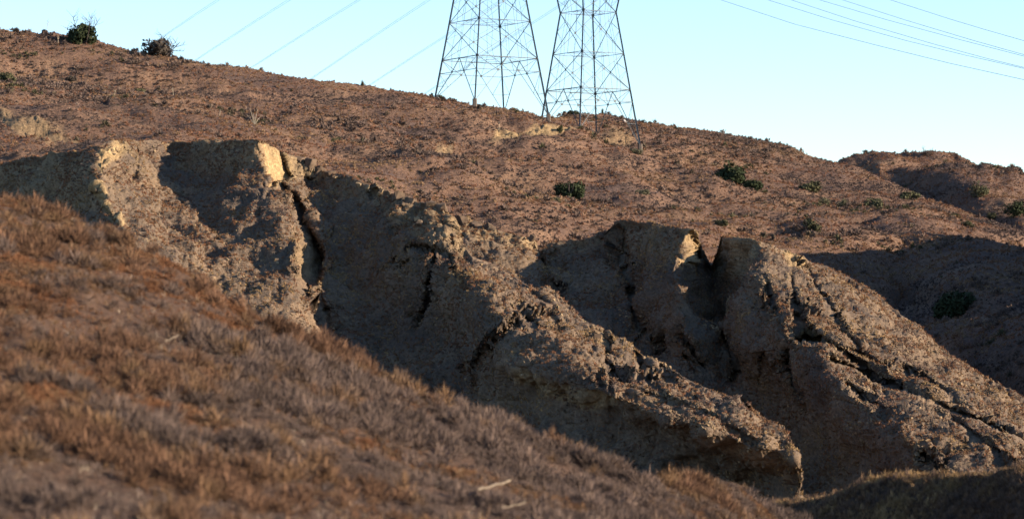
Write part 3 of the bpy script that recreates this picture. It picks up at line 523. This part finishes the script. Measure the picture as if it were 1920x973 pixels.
def foliage_mesh(w, h, d, nleaf, leaf, lobes=9):
    if nleaf > 2000: lobes = 20
    V, Fc = [], []
    L = []
    for i in range(lobes):
        a = random.uniform(0, 6.283); r = math.sqrt(random.random()) * 0.62; zz = random.uniform(0.22, 0.66)
        L.append((math.cos(a) * r * w / 2, math.sin(a) * r * d / 2, zz * h * (1.1 - 0.45 * r), random.uniform(0.24, 0.4)))
    for i in range(nleaf):
        x, y, z, s = random.choice(L)
        while True:
            q = Vector((random.gauss(0, 1), random.gauss(0, 1), random.gauss(0, 1)))
            if q.length > 0.1: break
        q.normalize(); q *= random.uniform(0.55, 1.05)
        p = Vector((x + q.x * s * w * 0.62, y + q.y * s * d * 0.62, max(0.02 * h, z + q.z * s * h * 0.9)))
        t = Vector((random.gauss(0, 1), random.gauss(0, 1), random.gauss(0, .7))).normalized(); n = (q.normalized() + t * 0.8).normalized(); t = n.orthogonal().normalized(); b = n.cross(t)
        a = random.uniform(0, 6.283); u = t * math.cos(a) + b * math.sin(a); v = n.cross(u); l = leaf * random.uniform(0.6, 1.4); k = len(V)
        V += [p - u * l, p + v * l * 0.55, p + u * l, p - v * l * 0.55]; Fc.append((k, k + 1, k + 2, k + 3))
    return V, Fc
def shrub(name, sheet_, px, py, wpx, hpx, mat, label, cat='shrub', nleaf=900, stems=4, sink=0.15, group=None, bare=(), leaf=None):
    random.seed(int(px * 7 + py))
    g = ground_at(sheet_, px, py); s = scale_at(g); w, h = wpx * 1.12 / s, hpx * 1.15 / s
    root = empty(name, g - Vector((0, 0, sink * h))); tag(root, label, cat, group)
    h *= 1 + sink
    V, Fc = foliage_mesh(w, h, w * 0.8, int(nleaf * 1.5), leaf or max(0.07, w * 0.042)); mesh_obj('foliage', V, Fc, mat, root)
    for i in range(stems):
        V, Fc = [], []; a = random.uniform(0, 6.283); p = Vector((random.uniform(-.1, .1) * w, random.uniform(-.1, .1) * w, -0.2)); pts = [p]
        for j in range(4): p = p + Vector((math.cos(a) * w * 0.09 + random.uniform(-.04, .04) * w, math.sin(a) * w * 0.08, h * 0.2)); pts.append(p)
        tube(V, Fc, pts, w * 0.02, w * 0.006); mesh_obj('stem', V, Fc, M_BARK, root)
    for (dx, dyp, lean) in bare:                        # bare branches standing out of the crown, with twigs
        V, Fc = [], []; H = dyp / s; x0 = dx / s; p = Vector((x0 * 0.4, 0, h * 0.35)); pts = [p]
        for j in range(5):
            p = p + Vector(((x0 * 0.6 + lean / s) / 5 + random.uniform(-.05, .05) * H, random.uniform(-.06, .06) * H, (H - h * 0.35) / 5)); pts.append(p)
        tube(V, Fc, pts, 0.075, 0.03, 4)
        for j in range(1, 6):
            for m_ in range(3):
                q = Vector(pts[j]); tw = [q]; dv = Vector((random.uniform(-1, 1), random.uniform(-.6, .6), random.uniform(.1, 1.0))).normalized() * H * 0.12
                for z in range(3): q = q + dv + Vector((random.uniform(-.03, .03), 0, random.uniform(-.03, .04))) * H; tw.append(q)
                tube(V, Fc, tw, 0.032, 0.012, 3)
        mesh_obj('bare_branch', V, Fc, M_BARK, root)
    return root
B, HL, CH, S1, S2 = 'background_hillside', 'distant_hill', 'valley_hillock', 'landslide_ridge', 'landslide_block'
shrub('branchy_shrub', B, 154, 84, 58, 38, M_GREEN, 'dark green shrub with bare branches standing tall on the left skyline', nleaf=1800, bare=((-18, 54, -8), (4, 50, 6), (10, 52, 4), (22, 44, 10), (-24, 34, -6)))
shrub('branchy_shrub', B, 301, 103, 72, 32, M_PURPLE, 'sparse dusky bush with crooked bare limbs, second shrub along the left skyline', nleaf=700, bare=((-2, 44, 0), (12, 30, 14), (20, 26, 22), (-18, 26, -8), (26, 14, 20), (8, 36, 6)))
shrub('green_bush', B, 1065, 398, 60, 34, M_GREEN, 'dense green bush alone on the open hillside behind the left slide ridge', nleaf=2400)
shrub('green_bush', B, 1368, 352, 60, 36, M_GREEN, 'larger dark green bush of the touching pair right of the towers', nleaf=2400)
shrub('green_bush', B, 1411, 357, 46, 24, M_GREEN, 'lower green bush of the touching pair right of the towers', nleaf=1400)
shrub('round_bush', CH, 1790, 604, 76, 50, M_GREEN, 'big round dark bush in the shaded hollow at right', nleaf=3600)
for px, py, w, h, m, sh, lab in [
    (1148, 391, 20, 10, M_GREEN, B, 'small dark bush just right of the lone green hillside bush'), (1350, 430, 30, 15, M_OLIVE, B, 'olive grey bush just behind the notch between cliff blocks'),
    (266, 142, 26, 12, M_OLIVE, B, 'low olive bush below the second skyline shrub'), (242, 165, 22, 10, M_OLIVE, B, 'flat olive bush in shade on the upper left slope'), (137, 123, 28, 11, M_PURPLE, B, 'low dusky bush below the tall branched skyline shrub'),
    (898, 205, 14, 12, M_PURPLE, B, 'small dark bush at the nearest foot of the left pylon'), (826, 191, 18, 10, M_OLIVE, B, 'olive bush at the leftmost foot of the left pylon'), (1038, 268, 16, 15, M_GREEN, B, 'small dark bush on the pale road cut below the pylons'),
    (1076, 221, 26, 9, M_GREEN, B, 'flat dark bush on the crest behind the right pylon'), (1521, 357, 48, 22, M_OLIVE, B, 'broad olive bush in the shaded fold right of the green pair'), (1545, 374, 26, 13, M_PALEO, B, 'pale bush right below the broad olive bush'),
    (1580, 382, 26, 16, M_PALEO, B, 'bright olive bush between two darker bushes at right'), (1636, 393, 46, 20, M_OLIVE, B, 'dark olive bush above the shaded hillock crest'), (1704, 372, 44, 16, M_OLIVE, B, 'brownish bush near the spur edge under the far hill'),
    (1520, 456, 42, 26, M_OLIVE, B, 'dull olive bush at the left end of the shaded hillock'), (1527, 478, 22, 13, M_PALEO, CH, 'small pale bush at the left foot of the shaded hillock'), (377, 184, 16, 9, M_OLIVE, B, 'small olive bush in mid slope on the upper left'),
    (212, 133, 20, 9, M_PALEO, B, 'tiny pale bush below and between the two skyline shrubs'), (10, 182, 40, 22, M_OLIVE, B, 'olive bush at the left edge of the picture'), (1838, 362, 40, 30, M_OLIVE, HL, 'tall olive bush on the far hill slope at right'),
    (1903, 400, 46, 30, M_GREEN, HL, 'dark bush at the right edge on the far hill slope'), (1622, 294, 14, 8, M_PURPLE, HL, 'tiny bush on the left shoulder of the far hill'), (1860, 408, 26, 14, M_OLIVE, HL, 'small olive bush left of the dark edge bush'),
    (1810, 435, 30, 12, M_OLIVE, B, 'low bush just above the crest of the shaded hillock'), (30, 60, 16, 9, M_PURPLE, B, 'small dusky bush on the skyline near the left corner'), (82, 66, 14, 7, M_PURPLE, B, 'tiny dusky bush on the skyline left of the branched shrub'),
    (1190, 312, 28, 11, M_PALEO, B, 'pale grey bush on the slope below the right pylon'), (1205, 372, 30, 14, M_PALEO, B, 'pale bush between the lone green bush and the green pair'), (845, 332, 0, 0, M_PALEO, B, '')]:
    if w: shrub('low_bush', sh, px, py, w, h, m, lab, 'bush', nleaf=int(260 + w * 14), stems=2)
shrub('bare_shrub', HL, 1738, 285, 22, 8, M_PURPLE, 'bare twiggy shrub on top of the far rounded hill', nleaf=160, stems=2, bare=((-4, 15, -3), (4, 12, 6), (8, 9, 8)))
# spiky yucca rosettes
def yucca(px, py, wpx, hpx, label, sheet_=B):
    random.seed(int(px)); g = ground_at(sheet_, px, py); s = scale_at(g); root = empty('yucca', g - Vector((0, 0, .1))); tag(root, label, 'yucca')
    for i in range(46):
        a = random.uniform(0, 6.283); el = random.uniform(0.15, 1.5); l = random.uniform(0.75, 1) * max(wpx / 2, hpx) / s
        d = Vector((math.cos(a) * math.cos(el) * wpx / 2 / s, math.sin(a) * math.cos(el) * wpx / 2 / s, math.sin(el) * hpx / s)) * random.uniform(.8, 1.05)
        w = d.cross(Vector((0, 0, 1))); w = (w.normalized() if w.length > 1e-4 else Vector((1, 0, 0))) * 0.055
        up = Vector((0, 0, 0.03)); mid = d * 0.5 + up * 2
        mesh_obj('leaf', [-w, w, mid + w * .9, mid - w * .9, d, up], [(0, 1, 2, 3), (3, 2, 4), (0, 5, 1)], M_YUC, root)
M_YUC = leafy('yucca_leaf', (0.055, 0.065, 0.045))
yucca(678, 163, 20, 13, 'spiky yucca on the skyline left of the pylons'); yucca(1128, 217, 16, 13, 'spiky yucca on the crest behind the right pylon')
yucca(845, 189, 10, 7, 'small spiky plant on the skyline right of the left pylon foot'); yucca(1378, 368, 12, 6, 'small yucca below the green bush pair')
# dead flower stalks
def stalk(px, py, hpx, lean, label, sheet_=B, r=0.05):
    random.seed(int(px)); g = ground_at(sheet_, px, py); s = scale_at(g); H = hpx / s; root = empty('dead_stalk', g); tag(root, label, 'stalk')
    V, Fc = [], []; pts = [Vector((lean * H * t * t, 0, H * t - .1)) for t in (0, .25, .5, .75, 1)]; tube(V, Fc, pts, r, r * .5, 5); mesh_obj('stem', V, Fc, M_STALK, root)
    V, Fc = [], []
    for i in range(10):
        p = Vector((lean * H * .7, 0, H * random.uniform(.6, 1))); q = p + Vector((random.uniform(-.2, .2), random.uniform(-.2, .2), .15)); tube(V, Fc, [p, q], .022, .014, 3)
    mesh_obj('seed_head', V, Fc, M_STALK, root)
for px, py, h, le, lab in [(108, 84, 17, 0, 'pale dead stalk on the slope left of the branched skyline shrub'), (90, 64, 26, .08, 'thin dead stalk above the skyline near the left corner'), (326, 168, 17, -.1, 'pale dead stalk below the second skyline shrub'),
                           (215, 198, 11, .1, 'short pale stalk low on the upper left slope'), (409, 238, 16, .2, 'dead stalk left of the pale forked sapling'), (1144, 380, 22, 0, 'tall pale stalk beside the small dark bush'),
                           (1230, 416, 16, 0, 'pale stalk just behind the tall cliff block'), (933, 262, 16, .1, 'pale stalk at the left end of the road cut'), (885, 330, 14, 0, 'short stalk in the shaded hollow behind the slide'), (1000, 400, 12, .1, 'short pale stalk left of the lone green bush')]:
    stalk(px, py, h, le, lab)
root = empty('bare_sapling', ground_at(B, 474, 256)); tag(root, 'pale forked bare sapling standing behind the bright scarp', 'tree'); s_ = scale_at(root.location)
random.seed(5)
for dx, h in ((-7, 30), (-2, 22), (4, 28), (-11, 18), (9, 16)):
    V, Fc = [], []; tube(V, Fc, [Vector((0, 0, -.2)), Vector((dx * .5 / s_, 0, h * .4 / s_)), Vector((dx * .9 / s_, .1, h * .7 / s_)), Vector((dx * 1.3 / s_, .1, h / s_))], .06, .02, 4); mesh_obj('branch', V, Fc, M_STALK, root)

# ------------------------------------------------------------------ earth clods along the broken edges
M_CLOD = plain('dry_clod', (0.19, 0.140, 0.085), 0.4, 2.5); M_CLODD = plain('brown_clod', (0.10, 0.074, 0.052), 0.4, 2.5)
import bmesh
CL = []
random.seed(9)
for i in range(8):
    bm = bmesh.new()
    for k in range(15): bm.verts.new(Vector((random.gauss(0, 1), random.gauss(0, 1), random.gauss(0, 1))).normalized() * random.uniform(.75, 1.1) * 0.5)
    bmesh.ops.convex_hull(bm, input=bm.verts[:]); bmesh.ops.delete(bm, geom=[v for v in bm.verts if not v.link_faces], context='VERTS')
    me = bpy.data.meshes.new('earth_clod'); bm.to_mesh(me); bm.free(); me.materials.append(M_CLOD if i % 2 else M_CLODD); CL.append(me)
ORD = ['first', 'second', 'third', 'fourth', 'fifth', 'sixth', 'seventh', 'eighth', 'ninth', 'tenth', 'eleventh', 'twelfth', 'thirteenth', 'fourteenth', 'fifteenth', 'sixteenth', 'seventeenth', 'eighteenth', 'nineteenth', 'twentieth', 'twenty-first', 'twenty-second', 'twenty-third', 'twenty-fourth']
def by_place(obs, label):
    for k, o in enumerate(sorted(obs, key=lambda o: o.location.x / o.location.y)): o['label'] = label + ', ' + ORD[k] + ' from left'
def clods(sh, path, n, jit, size, label, group):
    P = dens(path, 4); made = []
    for i in range(n):
        p = random.choice(P); px, py = p[0] + random.gauss(0, jit), p[1] + abs(random.gauss(0, jit))
        g = ground_at(sh, px, py); s = scale_at(g); d = size[0] + (size[1] - size[0]) * random.random() ** 2.2; d /= s
        o = bpy.data.objects.new('earth_clod', random.choice(CL)); COL.objects.link(o); o.location = g + Vector((0, -d * .1, d * .12))
        o.rotation_euler = (random.uniform(0, 6), random.uniform(0, 6), random.uniform(0, 6)); o.scale = (d * random.uniform(.8, 1.3), d * random.uniform(.8, 1.2), d * random.uniform(.8, 1.5)); tag(o, label, 'clod', group); made.append(o)
    by_place(made, label)
clods(S1, [(545, 302), (610, 324), (690, 348), (722, 360), (790, 384), (840, 402)], 24, 5, (6, 15), 'broken earth clod along the jagged crest right of the bright scarp', 'clods on the slide crest')
clods(S1, [(740, 390), (800, 410), (830, 440), (860, 465)], 24, 9, (6, 16), 'tan earth clod tumbled below the jagged crest', 'clods tumbled below the crest')
clods(S1, [(195, 290), (215, 275), (232, 276)], 14, 7, (5, 12), 'pale crumbled clod on the left knoll top', 'clods on the left knoll')
clods(S1, [(180, 352), (205, 400), (232, 426)], 10, 4, (5, 12), 'yellowish clod on the small cliff edge at left', 'clods on the left cliff edge')
clods(S2, [(860, 412), (930, 432), (1005, 466)], 14, 4, (5, 12), 'clod on the broken rim between the ridge and the cliff block', 'clods on the middle rim')
clods(S1, [(890, 478), (912, 488), (1000, 545), (1100, 612), (1200, 668), (1300, 718)], 12, 5, (5, 10), 'small clod along the lit spine of the slide ridge', 'clods along the ridge spine')
clods(S2, [(1290, 432), (1308, 445), (1312, 475), (1296, 495)], 10, 5, (5, 12), 'yellow clod on the sunlit edge of the tall cliff block', 'clods on the cliff block edge')
clods(S2, [(1470, 472), (1510, 490), (1560, 540)], 10, 6, (5, 10), 'clod near the top of the cracked right shoulder', 'clods on the right shoulder')
clods(S1, [(1320, 790), (1400, 800), (1480, 840)], 8, 8, (5, 9), 'pale clod near the toe of the slide ridge', 'clods at the ridge toe')
M_BLK = plain('crust_block', (0.088, 0.063, 0.045), 0.4, 2.0); BLK = []
for i in range(6):
    bm = bmesh.new()
    for cx_ in (-.5, .5):
        for cy_ in (-.5, .5):
            for cz_ in (-.5, .5):
                for k in range(2): bm.verts.new((cx_ * random.uniform(.35, 1.1), cy_ * random.uniform(.35, 1.1), cz_ * random.uniform(.5, 1.1)))
    for k in range(5): bm.verts.new((random.uniform(-.55, .55), random.uniform(-.55, .55), random.uniform(-.3, .6)))
    bmesh.ops.convex_hull(bm, input=bm.verts[:]); bmesh.ops.delete(bm, geom=[v for v in bm.verts if not v.link_faces], context='VERTS')
    me = bpy.data.meshes.new('earth_block'); bm.to_mesh(me); bm.free(); me.materials.append(M_BLK); BLK.append(me)
for sh, lab, grp, L_ in [(S1, 'upright broken earth block on the crest just right of the bright scarp', 'blocks beside the bright scarp', [(562, 300, 20, 24), (580, 306, 18, 26), (598, 314, 18, 22), (618, 322, 16, 14), (642, 327, 14, 10)]),
                         (S1, 'dark broken earth block standing along the middle of the jagged crest', 'blocks on the middle crest', [(716, 354, 14, 14), (730, 360, 16, 22), (748, 365, 20, 22), (768, 370, 20, 22), (784, 378, 14, 20), (798, 384, 15, 24), (812, 391, 18, 18), (832, 397, 18, 20)]),
                         (S2, 'earth block on the rim left of the cliff block', 'blocks on the rim', [(868, 410, 16, 26), (892, 416, 18, 24), (918, 424, 18, 20), (944, 432, 14, 18), (972, 440, 14, 16), (994, 454, 10, 14)]),
                         (S2, 'small earth stump standing on the shoulder left of the tall cliff block', 'stumps by the cliff block', [(1128, 436, 14, 10), (1148, 440, 8, 14)]),
                         (S1, 'sagging earth block beside a crack on the lit spine', 'blocks on the spine', [(985, 568, 16, 18), (1022, 572, 18, 14), (1118, 630, 14, 16), (1148, 646, 18, 16), (1188, 664, 14, 14), (1215, 690, 14, 18), (1252, 696, 16, 14)])]:
    made = []
    for px, py, w_, h_ in L_:
        g = ground_at(sh, px, py + h_ * .4); s_ = scale_at(g); o = bpy.data.objects.new('earth_block', random.choice(BLK)); COL.objects.link(o)
        o.location = g + Vector((0, .2, -h_ * .02 / s_)); o.scale = (w_ * 1.15 / s_, w_ * 1.1 / s_, h_ * 1.1 / s_); o.rotation_euler = (random.uniform(-.3, .3), random.uniform(-.3, .4), random.uniform(-1.5, 1.5)); tag(o, lab, 'earth block', grp); made.append(o)
    by_place(made, lab)
o = bpy.data.objects.new('pale_rock', CL[1].copy()); COL.objects.link(o); o.data.materials[0] = plain('pale_stone', (0.5, 0.45, 0.4), .15); g = ground_at(B, 1170, 236); o.location = g + Vector((0, -.3, .35)); o.scale = (.9, .4, .4); o.rotation_euler = (0, .5, 0)
tag(o, 'white slab of rock under the right pylon', 'rock')
M_LOG = plain('bleached_wood', (0.18, 0.145, 0.11), 0.35, 9)
# bleached branch lying in the foreground brush
def log(px0, py0, px1, py1, label, dz=0.33, r=0.038):
    a = ground_at('foreground_hillside', px0, py0 + 14); s = scale_at(a); a = Vector(at(px0, py0, a.y - .35)); b = Vector(at(px1, py1, a.y + .5)); V, Fc = [], []
    n = 7; pts = [a.lerp(b, t / n) + Vector((0, 0, 0.02 * math.sin(t * 2.1))) for t in range(n + 1)]; tube(V, Fc, pts, r, r * .8, 8)
    o = mesh_obj('fallen_branch', V, Fc, M_LOG, None, True); tag(o, label, 'branch')
log(896, 918, 957, 901, 'long bleached branch lying in the foreground brush at bottom centre')
log(940, 952, 985, 942, 'thin bleached branch just below the long one', r=.018); log(310, 640, 335, 628, 'short pale branch in the foreground brush at left', r=.018)

# ------------------------------------------------------------------ lattice pylons
M_STEEL = plain('weathered_steel', (0.070, 0.085, 0.100), 0.2, 2.0, 0.55, 0.35)
def angle_bar():
    t = .14; sec = [(-.5, -.5), (.5, -.5), (.5, -.5 + t), (-.5 + t, -.5 + t), (-.5 + t, .5), (-.5, .5)]
    V = [(x, y, z) for z in (0, 1) for x, y in sec]; Fc = [tuple(range(5, -1, -1)), tuple(range(6, 12))] + [(k, (k + 1) % 6, (k + 1) % 6 + 6, k + 6) for k in range(6)]
    me = bpy.data.meshes.new('angle_bar'); me.from_pydata(V, [], Fc); me.materials.append(M_STEEL); return me
BAR = angle_bar(); pm = bpy.data.meshes.new('plate'); pm.from_pydata([(x, y, z) for z in (-.5, .5) for x, y in ((-.5, -.3), (-.3, -.5), (.3, -.5), (.5, -.3), (.5, .3), (.3, .5), (-.3, .5), (-.5, .3))], [], [tuple(range(7, -1, -1)), tuple(range(8, 16))] + [(k, (k + 1) % 8, (k + 1) % 8 + 8, k + 8) for k in range(8)]); pm.materials.append(M_STEEL)
FOOT = pm.copy(); FOOT.materials[0] = plain('footing_concrete', (0.12, 0.10, 0.085), 0.2, 3)
def bar(name, a, b, w, root, axis=None):
    a, b = Vector(a), Vector(b); d = b - a; o = bpy.data.objects.new(name, BAR); COL.objects.link(o); o.parent = root
    q = d.to_track_quat('Z', 'Y'); o.matrix_local = Matrix.LocRotScale(a - root.location, q, Vector((w, w, d.length))); return o
def plate(p, n, w, root):
    o = bpy.data.objects.new('gusset_plate', pm); COL.objects.link(o); o.parent = root
    o.matrix_local = Matrix.LocRotScale(Vector(p) - root.location, Vector(n).to_track_quat('Z', 'Y'), Vector((w, w, .06)))
def pylon(name, cx, D, ratio, levels, sub, feet, label, waist=None):
    ppm = F / D; C = at(cx, 300, D); cxw, cyw = float(C[0]), float(C[1])
    dirs = [(-ratio, -1), (1, -ratio), (ratio, 1), (-1, ratio)]          # near, right, far, left
    z = lambda y: (610 - y) / ppm
    root = empty(name, (cxw, cyw, z(levels[0][0]))); tag(root, label, 'pylon', 'pylons on the hill')
    corner = lambda k, y, h: Vector((cxw + dirs[k][0] * h / ppm, cyw + dirs[k][1] * h / ppm, z(y)))
    lv = [[corner(k, y, h) for k in range(4)] for y, h in levels]
    # legs down to the ground: from first level to the foot row of each leg
    (y0, h0), (y1, h1) = levels[0], levels[1]; ft = []
    for k in range(4):
        h = h0 + (h0 - h1) / (y0 - y1) * (feet[k] - y0); p = corner(k, feet[k], h); ft.append(p)
        bar('leg', p + (p - lv[0][k]).normalized() * .6, lv[0][k], .24, root)
        fo = bpy.data.objects.new('concrete_footing', FOOT); COL.objects.link(fo); fo.parent = root; fo.matrix_local = Matrix.LocRotScale(p - root.location + Vector((0, 0, -.35)), None, Vector((.7, .7, 1.2)))
        for a, b in zip(lv[:-1], lv[1:]): bar('leg', a[k], b[k], .22, root)
        for q in lv: plate(q[k], (dirs[k][0], dirs[k][1], 0), .42, root)
    for k in range(4):
        j = (k + 1) % 4; A0, A1 = lv[0][k], lv[0][j]; F0, F1 = ft[k], ft[j]
        # bottom panel: belt, lower tie, long struts and redundants
        hs = h0 + (h0 - h1) / (y0 - y1) * (sub - y0); S0_, S1_ = corner(k, sub, hs), corner(j, sub, hs)
        bar('horizontal_brace', A0, A1, .12, root); bar('horizontal_brace', S0_, S1_, .085, root)
        m = A0.lerp(A1, .5); a = S0_.lerp(S1_, .34); b = S0_.lerp(S1_, .66)
        bar('diagonal_brace', F0, a, .085, root); bar('diagonal_brace', F1, b, .085, root); bar('diagonal_brace', a, m, .09, root); bar('diagonal_brace', b, m, .09, root)
        bar('diagonal_brace', A0, a, .07, root); bar('diagonal_brace', A1, b, .07, root); bar('diagonal_brace', a, A0.lerp(A1, .28), .045, root); bar('diagonal_brace', b, A0.lerp(A1, .72), .045, root)
        for s0, f0, x in ((S0_, F0, a), (S1_, F1, b)):
            q = s0.lerp(f0, .5); r_ = f0.lerp(x, .5); bar('redundant_brace', q, r_, .045, root); bar('redundant_brace', s0, r_, .045, root)
        nrm = (A1 - A0).cross(Vector((0, 0, 1)))
        for p in (a, b): plate(p, nrm, .36, root)
        for i, (lo, hi) in enumerate(zip(lv[:-1], lv[1:])):
            P0, P1, Q0, Q1 = lo[k], lo[j], hi[k], hi[j]; w0, w1 = (P1 - P0).length, (Q1 - Q0).length; t = w0 / (w0 + w1)
            X = P0.lerp(Q1, t); bar('horizontal_brace', Q0, Q1, .085, root)
            bar('diagonal_brace', P0, Q1, .075, root); bar('diagonal_brace', P1, Q0, .075, root)
            for u, v, side in ((P0, Q0, 0), (P1, Q1, 1)):
                c1 = u.lerp(X, .5); c2 = v.lerp(X, .5); e = u.lerp(v, t)
                bar('redundant_brace', c1, c2, .038, root); bar('redundant_brace', e, c1, .038, root); bar('redundant_brace', e, c2, .038, root)
            bar('redundant_brace', P0.lerp(X, .5), P0.lerp(P1, .25 + .02), .038, root); bar('redundant_brace', P1.lerp(X, .5), P1.lerp(P0, .25 + .02), .038, root)
            for u_, v_ in ((.25, .5), (.75, .5)): bar('redundant_brace', Q0.lerp(Q1, u_), (Q0 if u_ < .5 else Q1).lerp(X, .5), .038, root)
            bar('redundant_brace', X, P0.lerp(P1, .5), .038, root); bar('redundant_brace', X, Q0.lerp(Q1, .5), .038, root)
            if k < 2: bar('plan_brace', P0.lerp(P1, .5), lo[(k + 2) % 4].lerp(lo[(k + 3) % 4], .5), .045, root)
            bar('plan_brace', P0.lerp(P1, .5), P1.lerp(lo[(j + 1) % 4], .5), .045, root)
            if waist is None or i < waist: plate(X, nrm, .32, root)
    return root, lv
def crossarm(root, a, b, w, tips, z):
    """bridge truss across the top, carrying the conductors"""
    d = (b - a).normalized(); L_ = a - d * tips; R_ = b + d * tips; up = Vector((0, 0, z)); n = 10
    bar('crossarm_chord', L_, R_, .18, root); bar('crossarm_chord', a.lerp(L_, .5) + up, b.lerp(R_, .5) + up, .18, root); bar('crossarm_chord', L_, a.lerp(L_, .5) + up, .09, root); bar('crossarm_chord', R_, b.lerp(R_, .5) + up, .09, root)
    p0, p1 = a.lerp(L_, .5), b.lerp(R_, .5)
    for i in range(n): bar('diagonal_brace', p0.lerp(p1, i / n), p0.lerp(p1, (i + .5) / n) + up, .09, root); bar('diagonal_brace', p0.lerp(p1, (i + .5) / n) + up, p0.lerp(p1, (i + 1) / n), .09, root)
r1, l1 = pylon('lattice_pylon', 918, 440, .25, [(112, 89.5), (42, 76), (-22, 64), (-78, 54), (-126, 46), (-166, 40)], 137, [197, 219, 204, 184], 'wider left steel lattice pylon on the hill crest')
crossarm(r1, l1[-1][3], l1[-1][1], 0, 9, 2.2)
r2, l2 = pylon('lattice_pylon', 1103, 447, .2, [(170, 78), (102, 66), (24, 52), (-30, 64), (-84, 84)], 193, [248, 275, 252, 240], 'right steel lattice pylon standing lower beside the dirt pad', 2)
crossarm(r2, l2[-1][3], l2[-1][1], 0, 8, 2.2)
# extra ties on the right pylon between belt and waist
# ------------------------------------------------------------------ conductors
M_WIRE = plain('conductor', (0.22, 0.24, 0.27), 0.05, 1, 0.4, 0.5)
def wire(pts, r, label, group):
    V, Fc = [], []; tube(V, Fc, [Vector(at(*p)) for p in pts], r, r, 4); o = mesh_obj('power_line', V, Fc, M_WIRE); tag(o, label, 'power line', group)
names = ['twin wire meeting the skyline beside the sparse dusky bush', 'twin wire, second pair from the left, above the left hill crest', 'twin wire, third pair from the left, above the left hill crest',
         'twin wire, fourth pair from the left, above the left hill crest', 'twin wire running down behind the left pylon to the skyline yucca', 'twin wire crossing low between the two pylons down to the crest']
for i, (x0, y0, x1, y1) in enumerate([(413, 0, 305, 71), (546, 0, 372, 111), (677, 0, 478, 124), (808, 0, 585, 148), (946, 0, 690, 163), (1070, 0, 795, 178)]):
    for k in (0, 1):
        dx = 6 * k; ux, uy = x0 - x1, y0 - y1; pts = []
        for t in np.linspace(-.35, 1.8, 24):
            x = x1 + ux * t; y = y1 + uy * t; sag = 14 * (t - .0) * (t - 1) * .12
            pts.append((x - dx * (0.5 + .5 * t), y + sag * 2, 560 - 70 * t))
        wire(pts, 0.028, ('upper ' if k else 'lower ') + names[i], 'twin wires left of the pylons' if i < 4 else 'twin wires behind the left pylon')
for pts, lab in [([(1230, -42), (1350, 0), (1490, 46), (1650, 87), (1780, 119), (1920, 150), (2100, 186), (2400, 236)], 'lowest of the overhead wires sweeping across the sky at right'),
                 ([(1300, -46), (1438, 0), (1560, 38), (1700, 77), (1810, 104), (1920, 129), (2100, 166), (2400, 220)], 'second lowest overhead wire at upper right, closing on the one above'),
                 ([(1350, -46), (1482, 0), (1600, 39), (1750, 83), (1850, 110), (1920, 127), (2100, 170), (2400, 232)], 'third overhead wire from below at upper right'),
                 ([(1390, -46), (1535, 0), (1660, 37), (1800, 75), (1870, 93), (1920, 106), (2100, 150), (2400, 215)], 'third overhead wire from above at upper right'),
                 ([(1440, -48), (1578, 0), (1700, 39), (1820, 75), (1880, 92), (1920, 103), (2100, 148), (2400, 214)], 'second overhead wire from above at upper right'),
                 ([(1500, -60), (1668, 0), (1780, 36), (1850, 57), (1920, 77), (2100, 122), (2400, 185)], 'topmost overhead wire at the upper right corner')]:
    P = dens(pts, 40); n = len(P); wire([(p[0], p[1], 400 - 130 * i / n) for i, p in enumerate(P)], 0.034, lab, 'wires at upper right')
